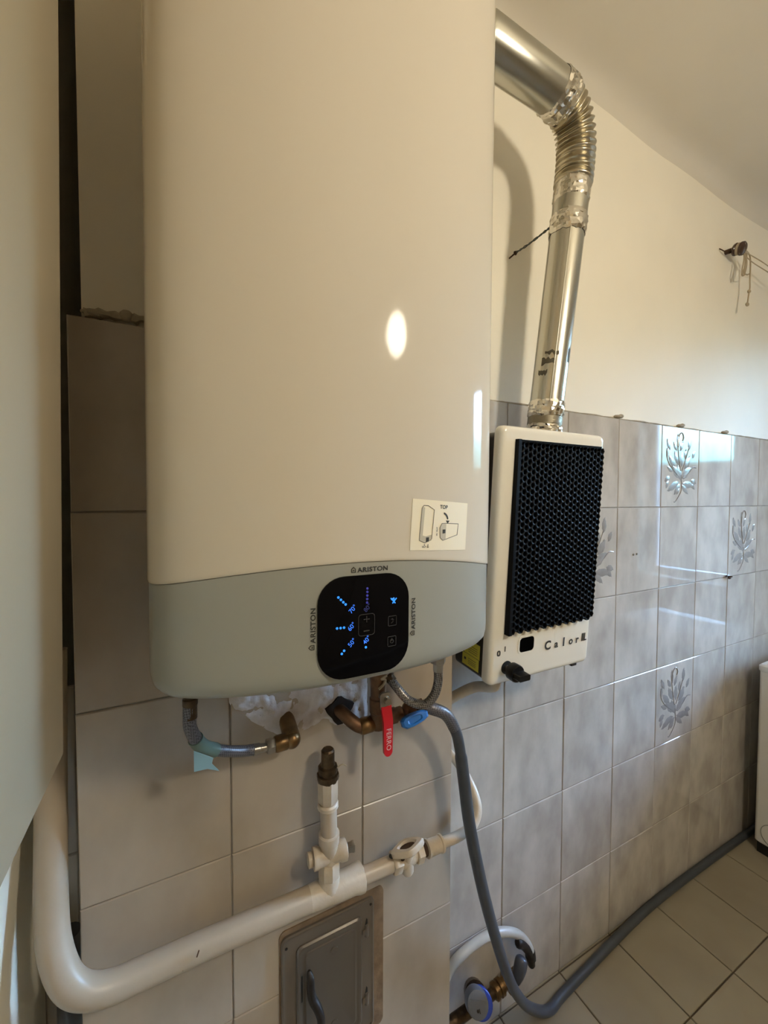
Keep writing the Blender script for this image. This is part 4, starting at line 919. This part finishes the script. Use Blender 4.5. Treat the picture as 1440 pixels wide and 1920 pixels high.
# ------------------------------------------------------------------ rope anchor high on the wall
ra = thing('rope_anchor', 'brown porcelain knob on the wall with old string tied round it', 'hook', (1.985, D, 2.553))
RL = ra.location
MB().tube([(2.004, D + 0.006, 2.558), (2.007, D - 0.03, 2.556)], 0.009, 10).build('stem', 'rust', ra, RL)
kd = Vector((0.10, -1, -0.30)).normalized()
MB().lathe([(0.0, 0.014), (0.006, 0.022), (0.012, 0.024), (0.018, 0.019), (0.022, 0.018), (0.028, 0.025), (0.036, 0.025), (0.042, 0.018), (0.044, 0.008)], Vector((2.006, D - 0.020, 2.556)), kd, 18).build('porcelain_knob', 'porcelain', ra, RL)
mb = MB(); u1 = kd.orthogonal().normalized(); v1 = kd.cross(u1); kc2 = Vector((2.006, D - 0.020, 2.556)) + kd * 0.021
for q in range(3):
    mb.tube([kc2 + kd * (0.003 * (q - 1)) + (u1 * math.cos(t) + v1 * math.sin(t)) * 0.021 for t in [2 * math.pi * k / 20 for k in range(21)]], 0.0022, 5)
S0 = kc2 + Vector((0.024, -0.004, -0.004))
for pts in ([(0, 0, 0), (0.02, -0.002, -0.012), (0.012, -0.006, -0.055), (-0.014, -0.004, -0.095), (0.0, -0.006, -0.098), (0.022, -0.004, -0.055), (0.030, 0, -0.012)],
            [(0, 0, 0), (0.012, -0.004, -0.03), (0.004, -0.005, -0.085), (0.030, -0.004, -0.088), (0.052, 0, -0.078)],
            [(0, 0, 0), (-0.004, -0.006, -0.03), (-0.020, -0.006, -0.088), (-0.008, -0.006, -0.094), (0.014, -0.006, -0.03), (0.022, -0.004, -0.004)],
            [(0.0, 0, 0), (0.03, -0.002, 0.004), (0.052, -0.004, -0.02), (0.054, -0.004, -0.10), (0.056, -0.004, -0.135), (0.050, -0.004, -0.155), (0.040, -0.004, -0.200)]):
    mb.tube(catmull([S0 + Vector(p) for p in pts], 6), 0.0027, 5)
mb.ball(S0 + Vector((0.050, -0.004, -0.150)), 0.009, 0.006, 0.007, 8, 5); mb.ball(S0 + Vector((0.038, -0.004, -0.205)), 0.010, 0.006, 0.008, 8, 5)
mb.build('string_tangle', 'string', ra, RL)
mb = MB(); mb.tube(catmull([S0, S0 + Vector((0.10, -0.02, -0.024)), S0 + Vector((0.5, -0.05, -0.075)), (XR, 0.70, 2.46)], 8), 0.0019, 6); mb.tube(catmull([S0 + Vector((0, 0, -0.012)), S0 + Vector((0.10, -0.02, -0.050)), S0 + Vector((0.5, -0.05, -0.085)), (XR, 0.70, 2.455)], 8), 0.0019, 6)
mb.build('line', 'string', ra, RL)
MB().tube(catmull([(1.955, D + 0.003, 2.560), (1.962, D - 0.008, 2.548), (1.990, D - 0.012, 2.543), (2.006, D - 0.014, 2.548)], 5), 0.002, 6).build('bent_wire', 'rust', ra, RL)

gn_ = MB(); gn_.tube([(2.085, D + 0.004, 1.214), (2.085, D - 0.02, 1.216)], 0.0028, 6); gn_.ball((2.090, D - 0.008, 1.209), 0.009, 0.006, 0.006, 7, 5); gn_.ball((2.076, D - 0.004, 1.217), 0.007, 0.004, 0.004, 7, 5)
tag(gn_.build('wall_screw', 'rust'), 'small rusty screw in tile joint beside the floral tile on the right', 'screw')
for x, z in ((1.428, 1.348), (1.447, 1.349)):
    o = MB().lathe([(0, 0.004), (0.004, 0.0035)], (x, D + 0.001, z), (0, -1, 0), 8).build('drill_hole_plug', 'printmid', wall_back)

# ------------------------------------------------------------------ washing machine and folded towel
WX, WYa, WYb, WH = 2.228, 0.205, 0.806, 0.832
wmach = thing('washing_machine', 'white washing machine at right edge standing against tiled wall', 'washing machine', (WX + 0.29, 0.505, 0))
wl_ = wmach.location
MB().rings([[Vector((x, y, z)) for x, y in rrect(WX + i, WYa + i, WX + 0.58 - i, WYb - i, 0.012, 4)] for i, z in ((0.006, 0.048), (0, 0.054), (0, WH - 0.03), (0, WH - 0.03))]).build('cabinet', 'appliance', wmach, wl_)
MB().rings([[Vector((x, y, z)) for x, y in rrect(WX - 0.004 + i, WYa - 0.003 + i, WX + 0.585 - i, WYb + 0.003 - i, 0.012, 4)] for i, z in ((0.002, WH - 0.03), (0, WH - 0.026), (0, WH - 0.006), (0.005, WH))]).build('worktop', 'appliance', wmach, wl_)
MB().box(WX + 0.010, WYa + 0.01, 0.0, WX + 0.57, WYb - 0.008, 0.050).build('plinth', 'plinth', wmach, wl_)
WFc = lambda y, z, d: (WX - d, y, z)
mb = MB(); ring_outline(mb, circle(0.735, 0.105, 0.050, 32), circle(0.735, 0.105, 0.047, 32), WFc, -0.001, 0.0015); mb.build('filter_cover_ring', 'grey', wmach, wl_)
MB().slab(circle(0.735, 0.105, 0.046, 32), WFc, -0.001, 0.002).build('filter_cover', 'appliance', wmach, wl_)
mb = MB(); ring_outline(mb, circle(0.505, 0.46, 0.175, 48), circle(0.505, 0.46, 0.135, 48), WFc, -0.002, 0.016); dr = mb.build('door_ring', 'grey', wmach, wl_)
mb = MB(); mb.ball((WX + 0.01, 0.505, 0.46), 0.02, 0.136, 0.136, 24, 10); mb.build('door_glass', 'blackglass', wmach, wl_)
MB().box(WX - 0.003, WYa + 0.02, 0.70, WX + 0.002, WYb - 0.09, 0.795).build('control_strip', 'grey', wmach, wl_)
MB().lathe([(0, 0.024), (0.016, 0.022)], (WX - 0.002, 0.33, 0.748), (-1, 0, 0), 20).build('program_knob', 'appliance', wmach, wl_)
vs = []; fs = []; N = 26
for i in range(N + 1):
    for k in range(N + 1):
        x = WX + 0.018 + 0.40 * i / N + 0.006 * noise.noise(Vector((k * .4, i * .1, 5))); y = 0.26 + 0.525 * k / N + 0.006 * noise.noise(Vector((i * .4, 3, k * .1)))
        ed = min(i, k, N - i, N - k); h = (0.010 if ed == 0 else 0.022 if ed == 1 else 0.030) + 0.007 * noise.noise(Vector((x * 30, y * 30, 0))) + 0.004 * noise.noise(Vector((x * 90, y * 90, 0)))
        vs.append((x, y, WH + max(0.001, h) if ed else WH + 0.0005))
for i in range(N):
    for k in range(N):
        a_ = i * (N + 1) + k; fs.append((a_, a_ + N + 1, a_ + N + 2, a_ + 1))
tw_ = MB().add(vs, fs).build('folded_towel', 'towel', sharp=180)
tag(tw_, 'fluffy white towel lying folded on top of the washing machine', 'towel')
